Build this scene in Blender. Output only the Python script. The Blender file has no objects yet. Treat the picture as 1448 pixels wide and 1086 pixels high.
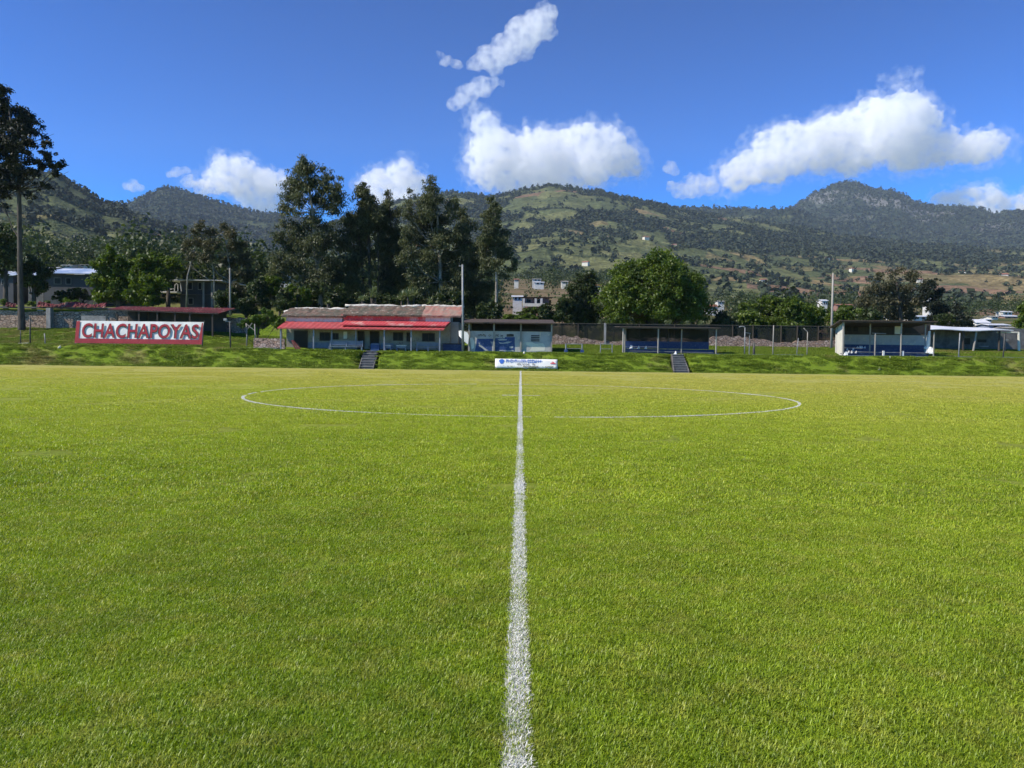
import bpy, bmesh, math, random
import numpy as np
from mathutils import Vector, Matrix, noise as mnoise
R = math.radians
random.seed(7)
rng = np.random.default_rng(7)
sc = bpy.context.scene
col = sc.collection

# ------------------------------------------------------------------ camera
F, PW, PH, CAMZ = 1141.0, 1448.0, 1086.0, 1.56
_ay = np.array([(736.4-724)/F, -(496-543)/F, -1.0]); _ay /= np.linalg.norm(_ay)
_rho = R(0.68)
_h = np.array([math.cos(_rho), -math.sin(_rho), 0.0])
_h[2] = -(_h[0]*_ay[0]+_h[1]*_ay[1])/_ay[2]
_ax = _h/np.linalg.norm(_h); _az = np.cross(_ax, _ay)
C2W = np.array([_ax, _ay, _az])            # rows: world axes in camera coordinates
def ray(px, py):
    d = np.array([(px-PW/2)/F, -(py-PH/2)/F, -1.0])
    return C2W @ d
def at(px, py, Y):
    d = ray(px, py); t = Y/d[1]
    return (d[0]*t, Y, CAMZ+d[2]*t)
def fx(px, Y, py=470): return at(px, py, Y)[0]
def fz(px, py, Y): return at(px, py, Y)[2]
cam = bpy.data.cameras.new("camera"); camo = bpy.data.objects.new("camera", cam); col.objects.link(camo)
cam.sensor_width = 36; cam.sensor_fit = 'HORIZONTAL'; cam.lens = 36*F/PW
cam.clip_start = 0.05; cam.clip_end = 60000
M = Matrix(C2W.tolist()).to_4x4(); M.translation = Vector((0, 0, CAMZ)); camo.matrix_world = M
sc.camera = camo

# ------------------------------------------------------------------ helpers
def tag(o, label=None, cat=None, group=None, kind=None):
    if label: o['label'] = label
    if cat: o['category'] = cat
    if group: o['group'] = group
    if kind: o['kind'] = kind
    return o
def empty(name, loc=(0, 0, 0)):
    o = bpy.data.objects.new(name, None); col.objects.link(o); o.location = loc; o.empty_display_size = .3
    return o
def mesh_np(name, V, Fq, mats, parent=None, attrs=None, smooth=False, mi=None):
    """fast mesh from arrays: V (n,3), Fq (m,k) or list of those"""
    me = bpy.data.meshes.new(name)
    if not isinstance(Fq, list): Fq = [Fq]
    V = np.asarray(V, dtype=np.float32)
    me.vertices.add(len(V)); me.vertices.foreach_set('co', V.ravel())
    nl = sum(f.size for f in Fq); nf = sum(len(f) for f in Fq)
    me.loops.add(nl); me.polygons.add(nf)
    me.loops.foreach_set('vertex_index', np.concatenate([f.ravel() for f in Fq]).astype(np.int32))
    tot = np.concatenate([np.full(len(f), f.shape[1], np.int32) for f in Fq])
    st = np.concatenate([[0], np.cumsum(tot)[:-1]]).astype(np.int32)
    me.polygons.foreach_set('loop_start', st)
    if mi is not None: me.polygons.foreach_set('material_index', np.asarray(mi, np.int32))
    if smooth: me.polygons.foreach_set('use_smooth', np.ones(nf, bool))
    me.update(calc_edges=True)
    for k, a in (attrs or {}).items():
        a = np.asarray(a, dtype=np.float32)
        if a.ndim == 1:
            at_ = me.attributes.new(k, 'FLOAT', 'POINT'); at_.data.foreach_set('value', a)
        else:
            if a.shape[1] == 3: a = np.concatenate([a, np.ones((len(a), 1), np.float32)], 1)
            at_ = me.attributes.new(k, 'FLOAT_COLOR', 'POINT'); at_.data.foreach_set('color', a.ravel())
    for m in (mats if isinstance(mats, (list, tuple)) else [mats]): me.materials.append(m)
    o = bpy.data.objects.new(name, me); col.objects.link(o)
    if parent: o.parent = parent
    return o
class MB:
    """collects boxes, bars, tubes, sheets; build() links them as one mesh object"""
    def __init__(s): s.v = []; s.f = []; s.m = []; s.cur = 0
    def add(s, vs, fs):
        b = len(s.v); s.v += [tuple(v) for v in vs]; s.f += [tuple(i+b for i in f) for f in fs]; s.m += [s.cur]*len(fs); return s
    def mat(s, i): s.cur = i; return s
    def box(s, x0, x1, y0, y1, z0, z1):
        return s.hexa([(x0, y0, z0), (x1, y0, z0), (x1, y1, z0), (x0, y1, z0), (x0, y0, z1), (x1, y0, z1), (x1, y1, z1), (x0, y1, z1)])
    def hexa(s, v):
        return s.add(v, [(3, 2, 1, 0), (4, 5, 6, 7), (0, 1, 5, 4), (1, 2, 6, 5), (2, 3, 7, 6), (3, 0, 4, 7)])
    def tube(s, pts, r, n=8, cap=True):
        pts = [Vector(p) for p in pts]; rs = r if isinstance(r, (list, tuple)) else [r]*len(pts)
        vs, fs = [], []
        for i, p in enumerate(pts):
            d = (pts[min(i+1, len(pts)-1)]-pts[max(i-1, 0)]).normalized()
            u = d.cross(Vector((0.13, 0.9, 0.21)))
            if u.length < .05: u = d.cross(Vector((1, 0, 0)))
            u.normalize(); w = d.cross(u)
            for k in range(n):
                a = 2*math.pi*k/n; vs.append(p+(u*math.cos(a)+w*math.sin(a))*rs[i])
        for i in range(len(pts)-1):
            for k in range(n):
                k2 = (k+1) % n; fs.append((i*n+k, i*n+k2, (i+1)*n+k2, (i+1)*n+k))
        if cap: fs += [tuple(range(n))[::-1], tuple(range((len(pts)-1)*n, len(pts)*n))]
        return s.add(vs, fs)
    def bar(s, a, b, w, d=None):
        """square bar from a to b"""
        d = d or w
        a, b = Vector(a), Vector(b); t = (b-a).normalized()
        u = t.cross(Vector((0, 1, 0)))
        if u.length < .05: u = t.cross(Vector((1, 0, 0)))
        u.normalize(); v = t.cross(u)
        c = []
        for p in (a, b):
            for (i, j) in ((-1, -1), (1, -1), (1, 1), (-1, 1)): c.append(p+u*i*w/2+v*j*d/2)
        return s.hexa(c)
    def build(s, name, mats, parent=None, smooth=False, bevel=0):
        me = bpy.data.meshes.new(name); me.from_pydata(s.v, [], s.f); 
        me.polygons.foreach_set('material_index', np.array(s.m, np.int32))
        bm = bmesh.new(); bm.from_mesh(me); bmesh.ops.recalc_face_normals(bm, faces=bm.faces); bm.to_mesh(me); bm.free()
        if smooth: me.polygons.foreach_set('use_smooth', np.ones(len(me.polygons), bool))
        for m in (mats if isinstance(mats, (list, tuple)) else [mats]): me.materials.append(m)
        o = bpy.data.objects.new(name, me); col.objects.link(o)
        if parent:
            o.parent = parent; o.matrix_parent_inverse = Matrix.Translation(parent.location).inverted()
        if bevel:
            b = o.modifiers.new('bevel', 'BEVEL'); b.width = bevel; b.segments = 2; b.limit_method = 'ANGLE'
        return o

# ---- numpy noise
def _hash(ix, iy, s=0):
    h = (ix.astype(np.int64)*374761393 + iy.astype(np.int64)*668265263 + s*1442695041) & 0xffffffff
    h = ((h ^ (h >> 13))*1274126177) & 0xffffffff
    h = (h ^ (h >> 16)) & 0xffffffff
    return h.astype(np.float64)/4294967295.0
def vnoise(x, y, s=0):
    x = np.asarray(x, float); y = np.asarray(y, float)
    ix = np.floor(x); iy = np.floor(y); fx_ = x-ix; fy_ = y-iy
    u = fx_**3*(fx_*(fx_*6-15)+10); v = fy_**3*(fy_*(fy_*6-15)+10)
    a = _hash(ix, iy, s); b = _hash(ix+1, iy, s); c = _hash(ix, iy+1, s); d = _hash(ix+1, iy+1, s)
    return (a*(1-u)+b*u)*(1-v)+(c*(1-u)+d*u)*v
def fbm(x, y, o=4, s=0, g=.5):
    r = 0; a = 1; n = 0
    for i in range(o):
        r = r+a*vnoise(x*2**i+17.3*i, y*2**i-9.1*i, s+i); n += a; a *= g
    return r/n
def ridged(x, y, o=4, s=0):
    r = 0; a = 1; n = 0
    for i in range(o):
        r = r+a*(1-np.abs(2*vnoise(x*2**i+5.7*i, y*2**i+3.3*i, s+i)-1)); n += a; a *= .5
    return r/n
def voronoi(x, y, s=0):
    ix = np.floor(x); iy = np.floor(y)
    f1 = np.full(x.shape, 9.); f2 = np.full(x.shape, 9.); cid = np.zeros(x.shape)
    for dx in (-1, 0, 1):
        for dy in (-1, 0, 1):
            cx = ix+dx; cy = iy+dy
            d = np.hypot(cx+_hash(cx, cy, s)-x, cy+_hash(cx, cy, s+7)-y)
            m = d < f1
            f2 = np.where(m, f1, np.minimum(f2, d)); cid = np.where(m, _hash(cx, cy, s+13), cid); f1 = np.where(m, d, f1)
    return f1, f2, cid
def sstep(a, b, t):
    t = np.clip((np.asarray(t, float)-a)/(b-a), 0, 1); return t*t*(3-2*t)

# ------------------------------------------------------------------ materials
class N:
    def __init__(s, name, vol=False):
        s.m = bpy.data.materials.new(name); s.m.use_nodes = True; s.t = s.m.node_tree; s.n = s.t.nodes; s.n.clear()
        s.out = s.n.new('ShaderNodeOutputMaterial')
    def node(s, t, **kw):
        n = s.n.new(t)
        for k, v in kw.items():
            if k.startswith('_'): setattr(n, k[1:], v)
            else:
                key = k.replace('__', ' ')
                n.inputs[key].default_value = v
        return n
    def l(s, a, b): s.t.links.new(a, b)
    def noise(s, scale, detail=4, rough=.55, vec=None, dist=0):
        n = s.node('ShaderNodeTexNoise', Scale=scale, Detail=detail, Roughness=rough, Distortion=dist)
        if vec is not None: s.l(vec, n.inputs['Vector'])
        return n.outputs['Fac']
    def pos(s):
        return s.node('ShaderNodeNewGeometry').outputs['Position']
    def scale(s, vec, sx, sy, sz):
        n = s.node('ShaderNodeMapping'); n.inputs['Scale'].default_value = (sx, sy, sz); s.l(vec, n.inputs['Vector']); return n.outputs['Vector']
    def ramp(s, f, *stops):
        n = s.node('ShaderNodeValToRGB'); e = n.color_ramp.elements
        while len(e) < len(stops): e.new(.5)
        for i, (p, c) in enumerate(stops):
            e[i].position = p; e[i].color = (c, c, c, 1) if isinstance(c, (int, float)) else (*c, 1)
        s.l(f, n.inputs['Fac']); return n.outputs['Color']
    def mix(s, f, a, b, mode='MIX'):
        n = s.node('ShaderNodeMix', _data_type='RGBA', _blend_type=mode)
        for sock, v in ((n.inputs['Factor'], f), (n.inputs['A'], a), (n.inputs['B'], b)): pass
        A = [i for i in n.inputs if i.name == 'A' and i.type == 'RGBA'][0]; B = [i for i in n.inputs if i.name == 'B' and i.type == 'RGBA'][0]
        Fc = [i for i in n.inputs if i.name == 'Factor' and i.type == 'VALUE'][0]
        for sock, v in ((Fc, f), (A, a), (B, b)):
            if isinstance(v, (int, float)): sock.default_value = v
            elif isinstance(v, tuple): sock.default_value = (*v, 1) if len(v) == 3 else v
            else: s.l(v, sock)
        return [o for o in n.outputs if o.type == 'RGBA'][0]
    def math(s, op, a, b=0.0):
        n = s.node('ShaderNodeMath', _operation=op)
        for i, v in ((0, a), (1, b)):
            if isinstance(v, (int, float)): n.inputs[i].default_value = v
            else: s.l(v, n.inputs[i])
        return n.outputs[0]
    def attr(s, name, out='Color'):
        return s.node('ShaderNodeAttribute', _attribute_name=name).outputs[out]
    def bump(s, h, strength=.3, dist=.05):
        n = s.node('ShaderNodeBump', Strength=strength, Distance=dist); s.l(h, n.inputs['Height']); return n.outputs['Normal']
    def bsdf(s, c, rough=.7, normal=None, metal=0, spec=.3, trans=None, tcol=None, alpha=None):
        p = s.node('ShaderNodeBsdfPrincipled'); p.inputs['Metallic'].default_value = metal
        p.inputs['Specular IOR Level'].default_value = spec
        if isinstance(c, tuple): p.inputs['Base Color'].default_value = (*c, 1)
        else: s.l(c, p.inputs['Base Color'])
        if isinstance(rough, (int, float)): p.inputs['Roughness'].default_value = rough
        else: s.l(rough, p.inputs['Roughness'])
        if normal is not None: s.l(normal, p.inputs['Normal'])
        sh = p.outputs[0]
        if trans:
            t = s.node('ShaderNodeBsdfTranslucent')
            if tcol is None: tcol = c
            if isinstance(tcol, tuple): t.inputs['Color'].default_value = (*tcol, 1)
            else: s.l(tcol, t.inputs['Color'])
            mx = s.node('ShaderNodeMixShader', Fac=trans); s.l(sh, mx.inputs[1]); s.l(t.outputs[0], mx.inputs[2]); sh = mx.outputs[0]
        if alpha is not None:
            t = s.node('ShaderNodeBsdfTransparent'); mx = s.node('ShaderNodeMixShader')
            if isinstance(alpha, (int, float)): mx.inputs[0].default_value = alpha
            else: s.l(alpha, mx.inputs[0])
            s.l(t.outputs[0], mx.inputs[1]); s.l(sh, mx.inputs[2]); sh = mx.outputs[0]
        s.l(sh, s.out.inputs['Surface'])
        return s.m
def weathered(name, c1, c2, scale=2.0, amt=(.4, .62), rough=.8, bump=.15, c3=None, s3=9, fine=.12, streak=False, metal=0):
    """a base colour with stained patches, fine grain and a little relief"""
    k = N(name); p = k.pos()
    if streak: p2 = k.scale(p, 1, 1, .25)
    else: p2 = p
    f = k.ramp(k.noise(scale, 6, .62, p2), (amt[0], 0), (amt[1], 1))
    c = k.mix(f, c1, c2)
    if c3: c = k.mix(k.ramp(k.noise(s3, 5, .7, p), (.56, 0), (.66, 1)), c, c3)
    g = k.noise(38, 3, .6, p)
    c = k.mix(fine*2, c, k.mix(1.0, c, k.ramp(g, (.25, .45), (.75, 1.35)), 'MULTIPLY'))
    return k.bsdf(c, rough, k.bump(g, bump, .02), metal)
MT = {}
MT['white_wall'] = weathered('white_plaster', (.66, .64, .58), (.42, .40, .35), 1.3, (.48, .75), c3=(.30, .27, .22), s3=5)
MT['shaded_veranda_wall'] = weathered('shade_darkened_cream_wall', (.36, .33, .26), (.24, .22, .18), 1.3, (.45, .7), c3=(.18, .15, .12), s3=4)  # cream darkened so the colour carries the shade under the awnings
MT['cream_wall'] = weathered('cream_plaster', (.70, .66, .54), (.46, .43, .35), 1.1, (.5, .8))
MT['grey_wall'] = weathered('grey_plaster', (.36, .36, .34), (.22, .22, .21), 1.2, (.4, .7))
MT['bluewhite'] = weathered('pale_painted_wall', (.47, .45, .42), (.34, .33, .31), 1.6, (.45, .7), c3=(.62, .56, .42), s3=2.2)
MT['concrete'] = weathered('concrete', (.36, .34, .31), (.22, .21, .19), 1.8, (.4, .65))
MT['darkconc'] = weathered('stained_concrete', (.17, .16, .15), (.09, .085, .08), 2, (.4, .65))
MT['red_metal'] = weathered('red_painted_sheet', (.46, .075, .072), (.36, .075, .07), 1.1, (.45, .62), .55, .1, c3=(.55, .17, .15), s3=3)
MT['red_faded'] = weathered('faded_red_sheet', (.55, .075, .08), (.62, .33, .28), .7, (.52, .62), .55, .1, c3=(.62, .22, .2), s3=5)
MT['tile'] = weathered('mossy_roof_tile', (.16, .105, .075), (.09, .085, .06), 1.6, (.42, .56), .9, .5, c3=(.36, .30, .24), s3=3.1, fine=.3)
MT['tile_pink'] = weathered('faded_roof_tile', (.36, .17, .13), (.30, .22, .17), 1.4, (.45, .58), .9, .4, c3=(.2, .15, .1), s3=6, fine=.3)
MT['ridge'] = weathered('pale_ridge_mortar', (.62, .58, .5), (.3, .27, .22), 2.2, (.5, .66), .9, .5)
MT['blue_paint'] = weathered('blue_paint', (.028, .06, .17), (.04, .075, .2), 2.5, (.4, .7), .5, .1, c3=(.2, .23, .3), s3=7)
MT['blue_seat'] = weathered('blue_seat', (.022, .04, .115), (.035, .06, .15), 2.5, (.4, .7), .45, .1, c3=(.09, .11, .17), s3=8)
MT['bluegrey'] = weathered('blue_grey_paint', (.26, .28, .32), (.16, .18, .22), 3, (.4, .65), .55, .1)
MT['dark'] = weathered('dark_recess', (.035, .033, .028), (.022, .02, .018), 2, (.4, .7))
MT['darkwood'] = weathered('dark_old_wood', (.075, .06, .045), (.04, .034, .028), 3, (.4, .7), streak=True)
MT['rust'] = weathered('rusty_sheet', (.085, .06, .045), (.05, .045, .04), 2, (.4, .7))
MT['pole'] = weathered('pale_weathered_pole', (.36, .33, .28), (.22, .20, .17), 2, (.4, .7), streak=True)
MT['steel'] = weathered('galvanised_pipe', (.30, .31, .31), (.2, .2, .2), 3, (.4, .7), .55, .05, metal=.3)
MT['darksteel'] = weathered('dark_iron_pipe', (.07, .07, .065), (.11, .09, .07), 4, (.4, .7), .6)
MT['cloth_white'] = weathered('white_banner_cloth', (.80, .79, .74), (.68, .67, .62), 1.4, (.45, .7), .85, .2, fine=.04)
MT['cloth_red'] = weathered('red_banner_cloth', (.34, .042, .052), (.26, .035, .042), 1.4, (.45, .7), .85, .2, fine=.04)
MT['letter_red'] = weathered('red_lettering', (.36, .035, .05), (.28, .03, .04), 2.4, (.45, .7), .85, .1)
MT['letter_dark'] = weathered('dark_lettering', (.05, .04, .038), (.035, .03, .03), 3, (.45, .7), .85, .1)
MT['letter_blue'] = weathered('blue_lettering', (.045, .14, .5), (.06, .17, .5), 3, (.45, .7), .8, .1)
MT['logo_red'] = weathered('red_mark', (.6, .06, .09), (.5, .06, .08), 3, (.45, .7), .8, .1)
MT['tarp_red'] = weathered('torn_red_tarpaulin', (.20, .035, .04), (.10, .028, .028), 1.5, (.4, .6), .8, .5, c3=(.28, .17, .13), s3=2.2)
MT['roof_blue'] = weathered('blue_white_roof_sheet', (.28, .36, .5), (.62, .66, .72), .5, (.45, .6), .35, .1, metal=.0)
MT['roof_white'] = weathered('white_roof_sheet', (.72, .72, .72), (.55, .56, .58), .8, (.45, .7), .4, .1)
MT['terracotta'] = weathered('terracotta_roof', (.30, .13, .08), (.2, .1, .07), .8, (.4, .65))
MT['pink_wall'] = weathered('reddish_wall', (.32, .18, .14), (.22, .14, .11), 1, (.4, .65))
MT['glass'] = N('dark_window_glass').bsdf((.012, .014, .016), .35, spec=.15)
MT['house_shade_grey'] = weathered('shade_darkened_house_wall', (.085, .087, .095), (.06, .06, .065), .8, (.4, .7))  # grey darkened to stand in for the shade on the house fronts
def stone(name, c1, c2, c3, sc_=2.6):
    k = N(name); p = k.pos()
    w = k.mix(.06, p, k.node('ShaderNodeTexNoise', Scale=2.0).outputs['Color'])
    v = k.node('ShaderNodeTexVoronoi', Scale=sc_); k.l(k.scale(p, 1, 1, 1.5), v.inputs['Vector'])
    e = k.node('ShaderNodeTexVoronoi', _feature='DISTANCE_TO_EDGE', Scale=sc_); k.l(k.scale(p, 1, 1, 1.5), e.inputs['Vector'])
    sep = k.node('ShaderNodeSeparateColor'); k.l(v.outputs['Color'], sep.inputs[0])
    c = k.ramp(sep.outputs[0], (0, c1), (.5, c2), (1, c3))
    n = k.noise(7, 5, .65, p)
    c = k.mix(.8, c, k.ramp(n, (.3, .6), (.7, 1.3)), 'MULTIPLY')
    j = k.ramp(e.outputs['Distance'], (.0, 0), (.09, 1))
    c = k.mix(j, (.05, .042, .036), c)
    h = k.math('ADD', j, k.math('MULTIPLY', n, .5))
    return k.bsdf(c, .9, k.bump(h, .8, .06))
MT['rubble'] = stone('rubble_stone', (.44, .29, .20), (.35, .25, .18), (.55, .39, .29), 3.2)
MT['rubble_pink'] = stone('pinkish_rubble_stone', (.46, .30, .22), (.36, .25, .19), (.6, .45, .36), 3.4)
def net_mat(name, c, a0=.45, a1=.86):
    k = N(name); p = k.pos()
    f = k.ramp(k.noise(.9, 5, .6, p), (.35, a0), (.62, a1))
    return k.bsdf(k.mix(k.noise(2.2, 4, .6, p), c, tuple(x*1.8 for x in c)), .9, alpha=k.math('MULTIPLY', f, 1.0))
MT['net'] = net_mat('dark_shade_net', (.015, .018, .013))

def bark(name, c1, c2):
    k = N(name); p = k.pos()
    f = k.noise(3.2, 6, .65, k.scale(p, 1.6, 1.6, .35))
    c = k.ramp(f, (.35, c1), (.62, c2))
    return k.bsdf(c, .9, k.bump(f, .6, .06))
MT['bark_dark'] = bark('dark_bark', (.045, .036, .028), (.10, .085, .068))
MT['bark_pale'] = bark('pale_eucalyptus_bark', (.12, .10, .08), (.34, .31, .26))
def leaf(name, c1, c2, c3, trans=.28, rough=.5):
    """leaf colour varies leaf by leaf and clump by clump (attribute tint)"""
    k = N(name); t = k.attr('tint', 'Fac')
    c = k.ramp(t, (0, c1), (.55, c2), (1, c3))
    g = k.node('ShaderNodeHueSaturation', Saturation=1.15, Value=1.25); k.l(c, g.inputs['Color'])
    return k.bsdf(c, rough, spec=.35, trans=trans, tcol=g.outputs[0])
LF = {}
LF['euc'] = leaf('eucalyptus_leaf', (.048, .060, .028), (.10, .118, .054), (.20, .205, .10), .34)
LF['eucbrown'] = leaf('brownish_eucalyptus_leaf', (.050, .055, .026), (.092, .094, .046), (.18, .155, .085), .28)
LF['pine'] = leaf('pine_needles', (.014, .020, .012), (.022, .030, .017), (.045, .055, .03), .15)
LF['broad'] = leaf('broad_leaf', (.042, .068, .010), (.092, .14, .018), (.18, .23, .036), .36)
LF['bright'] = leaf('bright_leaf', (.05, .085, .012), (.09, .15, .02), (.16, .22, .04), .35)
LF['shrub'] = leaf('dull_shrub_leaf', (.024, .038, .012), (.048, .07, .020), (.10, .13, .036), .28)
LF['agave'] = leaf('pale_sword_leaf', (.10, .13, .045), (.17, .20, .08), (.34, .36, .2), .2)
LF['weed'] = leaf('weed_leaf', (.06, .10, .015), (.11, .17, .02), (.2, .25, .05), .35)
# ------------------------------------------------------------------ light and sky
SUN_EL, SUN_TOWARD = 44.0, 20.0          # sun on the left, a little on the viewer's side
sd = Vector((-math.cos(R(SUN_TOWARD))*math.cos(R(SUN_EL)), -math.sin(R(SUN_TOWARD))*math.cos(R(SUN_EL)), math.sin(R(SUN_EL))))
sun = bpy.data.lights.new('sun', 'SUN'); suno = bpy.data.objects.new('sun', sun); col.objects.link(suno)
sun.energy = 4.6; sun.angle = R(.53); sun.color = (1, .93, .82)
suno.rotation_euler = sd.to_track_quat('Z', 'Y').to_euler(); suno.location = (-40, -10, 60)
w = bpy.data.worlds.new('World'); sc.world = w; w.use_nodes = True
nt = w.node_tree; bg = nt.nodes['Background']
sky = nt.nodes.new('ShaderNodeTexSky'); sky.sky_type = 'NISHITA'; sky.sun_disc = False
sky.sun_elevation = R(SUN_EL); sky.sun_rotation = math.atan2(sd.x, sd.y)
sky.altitude = 2300; sky.air_density = 1.0; sky.dust_density = .2; sky.ozone_density = 3.5
hs = nt.nodes.new('ShaderNodeHueSaturation'); hs.inputs['Saturation'].default_value = 1.5; hs.inputs['Hue'].default_value = .486; nt.links.new(sky.outputs[0], hs.inputs['Color'])
vm = nt.nodes.new('ShaderNodeVectorMath'); vm.operation = 'SCALE'; vm.inputs['Scale'].default_value = .118; nt.links.new(hs.outputs[0], vm.inputs[0])
gm = nt.nodes.new('ShaderNodeGamma'); gm.inputs['Gamma'].default_value = 1.75; nt.links.new(vm.outputs[0], gm.inputs['Color']); nt.links.new(gm.outputs[0], bg.inputs['Color']); bg.inputs['Strength'].default_value = 1.8
sc.view_settings.view_transform = 'Standard'; sc.view_settings.look = 'None'
sc.view_settings.exposure = .5; sc.view_settings.gamma = 1
sc.render.engine = 'CYCLES'
cy = sc.cycles
cy.use_denoising = True
cy.max_bounces = 28; cy.diffuse_bounces = 2; cy.glossy_bounces = 2; cy.transmission_bounces = 3; cy.transparent_max_bounces = 24; cy.volume_bounces = 28
cy.caustics_reflective = False; cy.caustics_refractive = False
cy.volume_step_rate = 1.0

# ------------------------------------------------------------------ ground shape
TOUCH = 62.0
STAIRS = [(fx(508.5, 64.8, 510), fx(534, 64.8, 510)), (fx(950, 64.8, 510), fx(973, 64.8, 510))]
def gz(x, y):
    x = np.asarray(x, float); y = np.asarray(y, float)
    left = sstep(-14, -34, x)
    crest = 1.40+.22*left
    zw = 2.2+1.0*left
    z = crest*sstep(62.9, 66.0, y)
    z = z+(zw-crest)*np.clip((y-68.5)/9.5, 0, 1)
    back = np.clip(y-78.6, 0, None)
    z = z+left*1.9*sstep(78.3, 78.9, y)                          # the stone wall holds the ground up on the left
    far = np.clip(back, 0, 700)
    azm = x/np.clip(y, 40, None)
    slope = .062+.062*sstep(-.15, -.45, azm)+.036*sstep(60, 200, back)*(1-sstep(.10, .22, np.abs(azm-.02)))
    z = z+far*slope*sstep(0, 60, back)*1.0
    for xa, xb in STAIRS:
        inn = sstep(xa-.25, xa-.05, x)*(1-sstep(xb+.05, xb+.25, x))*(y < 66.9)
        z = z*(1-inn)+np.minimum(z, 1.38*(y-63.4)/3.0-.25)*inn
    z = z+.10*(fbm(x*.8, y*.8, 3, 3)-.5)*sstep(63.0, 64.2, y)*(1-.6*sstep(66, 67, y))
    z = z+sstep(85, 140, y)*3.0*(fbm(x*.02, y*.02, 3, 5)-.5)
    return z
def G(x, y): return float(gz(np.array([x]), np.array([y]))[0])

def turf_mat(name, blade):
    k = N(name); p = k.pos()
    sx = k.node('ShaderNodeSeparateXYZ'); k.l(p, sx.inputs[0])
    n1 = k.noise(.16, 4, .6, p); n2 = k.noise(.9, 4, .6, p); n3 = k.noise(5.0, 4, .6, p)
    ys = k.math('ADD', k.math('MULTIPLY', sx.outputs[1], 1/62.0), k.math('MULTIPLY', k.math('SUBTRACT', n1, .5), .55))
    ys = k.math('ADD', ys, k.math('MULTIPLY', k.math('SUBTRACT', n2, .5), .12))
    xs = k.math('MULTIPLY', sx.outputs[0], .0035)
    ys = k.math('ADD', ys, xs)
    base = k.ramp(ys, (.0, TURF[0]), (.2, TURF[1]), (.40, TURF[2]), (.62, TURF[3]), (.9, TURF[4]))
    base = k.mix(k.ramp(n3, (.45, 0), (.75, .55)), base, TURF[5])
    base = k.mix(1.0, base, k.ramp(k.noise(1.7, 5, .65, p), (.34, .84), (.62, 1.08)), 'MULTIPLY')
    if blade:
        t = k.attr('tint', 'Fac')
        c = k.mix(1.0, base, k.ramp(t, (0, (.45, .5, .45)), (.5, (1, 1, 1)), (.85, (1.35, 1.25, 1.1)), (1, (2.0, 1.7, 1.9))), 'MULTIPLY')
        g = k.node('ShaderNodeHueSaturation', Saturation=1.1, Value=1.15); k.l(c, g.inputs['Color'])
        return k.bsdf(c, .42, spec=.35, trans=.38, tcol=g.outputs[0])
    near = k.ramp(k.math('MULTIPLY', sx.outputs[1], 1/40.0), (.30, .50), (1.0, .66))
    c = k.mix(1.0, base, near, 'MULTIPLY')
    st = k.scale(p, 1, .45, 1)
    h = k.math('ADD', k.noise(9, 4, .7, st), k.math('MULTIPLY', k.noise(42, 3, .7, p), .6))
    c = k.mix(1.0, c, k.ramp(h, (.55, .62), (1.0, 1.25)), 'MULTIPLY')
    return k.bsdf(c, .85, k.bump(h, .9, .035), spec=.15)
TURF = [(.24, .35, .018), (.365, .47, .032), (.46, .52, .058), (.53, .525, .095), (.565, .54, .12), (.48, .455, .10)]
m_turf = turf_mat('mown_turf', False); m_blade = turf_mat('turf_blades', True)

def bank_mat(name, blade):
    k = N(name); p = k.pos()
    n1 = k.noise(.35, 5, .62, p); n2 = k.noise(2.2, 4, .6, p)
    sx = k.node('ShaderNodeSeparateXYZ'); k.l(p, sx.inputs[0])
    g = k.ramp(n2, (.3, (.125, .19, .015)), (.55, (.145, .21, .018)), (.75, (.18, .235, .026)))
    # trampled and bare stretches: more of them at the far left and on the right
    lx = k.ramp(k.math('MULTIPLY', k.math('ADD', sx.outputs[0], 50), .01), (.12, .13), (.30, .0), (.62, .0), (.85, .10))
    dry = k.ramp(k.math('ADD', n1, lx), (.60, 0), (.74, .8))
    c = k.mix(dry, g, k.ramp(k.noise(4, 4, .7, p), (.35, (.19, .15, .06)), (.6, (.26, .24, .08))))
    far = k.ramp(k.math('MULTIPLY', sx.outputs[1], .005), (.44, 0), (.6, 1))
    ex = k.math('MULTIPLY', k.math('MULTIPLY', k.ramp(k.math('ABSOLUTE', k.math('SUBTRACT', k.math('DIVIDE', sx.outputs[0], k.math('MAXIMUM', sx.outputs[1], 1)), .022)), (.035, 1), (.07, 0)), k.ramp(k.math('MULTIPLY', sx.outputs[1], .004), (.44, 0), (.52, 1))), .8)
    c = k.mix(far, c, k.ramp(k.noise(.06, 5, .65, p), (.38, (.05, .065, .022)), (.5, (.10, .105, .04)), (.58, (.16, .13, .06)), (.66, (.27, .17, .11))))
    c = k.mix(ex, c, k.ramp(k.noise(.16, 5, .65, p), (.40, (.20, .135, .09)), (.52, (.16, .125, .07)), (.62, (.08, .09, .035))))
    if blade:
        t = k.attr('tint', 'Fac')
        c = k.mix(1.0, c, k.ramp(t, (0, (.7, .75, .6)), (.6, (1.25, 1.22, 1.05)), (1, (2.0, 1.75, 1.6))), 'MULTIPLY')
        return k.bsdf(c, .6, trans=.3)
    h = k.noise(6, 5, .7, p)
    return k.bsdf(c, .95, k.bump(h, 1.0, .12), spec=.1)
m_bank = bank_mat('rough_grass_bank', False); m_tuft = bank_mat('rough_grass_tufts', True)

# pitch
o = mesh_np('football_pitch', [(-75, -30, 0), (75, -30, 0), (75, 63.0, 0), (-75, 63.0, 0)], np.array([[0, 1, 2, 3]]), m_turf); tag(o, kind='structure')
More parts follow.
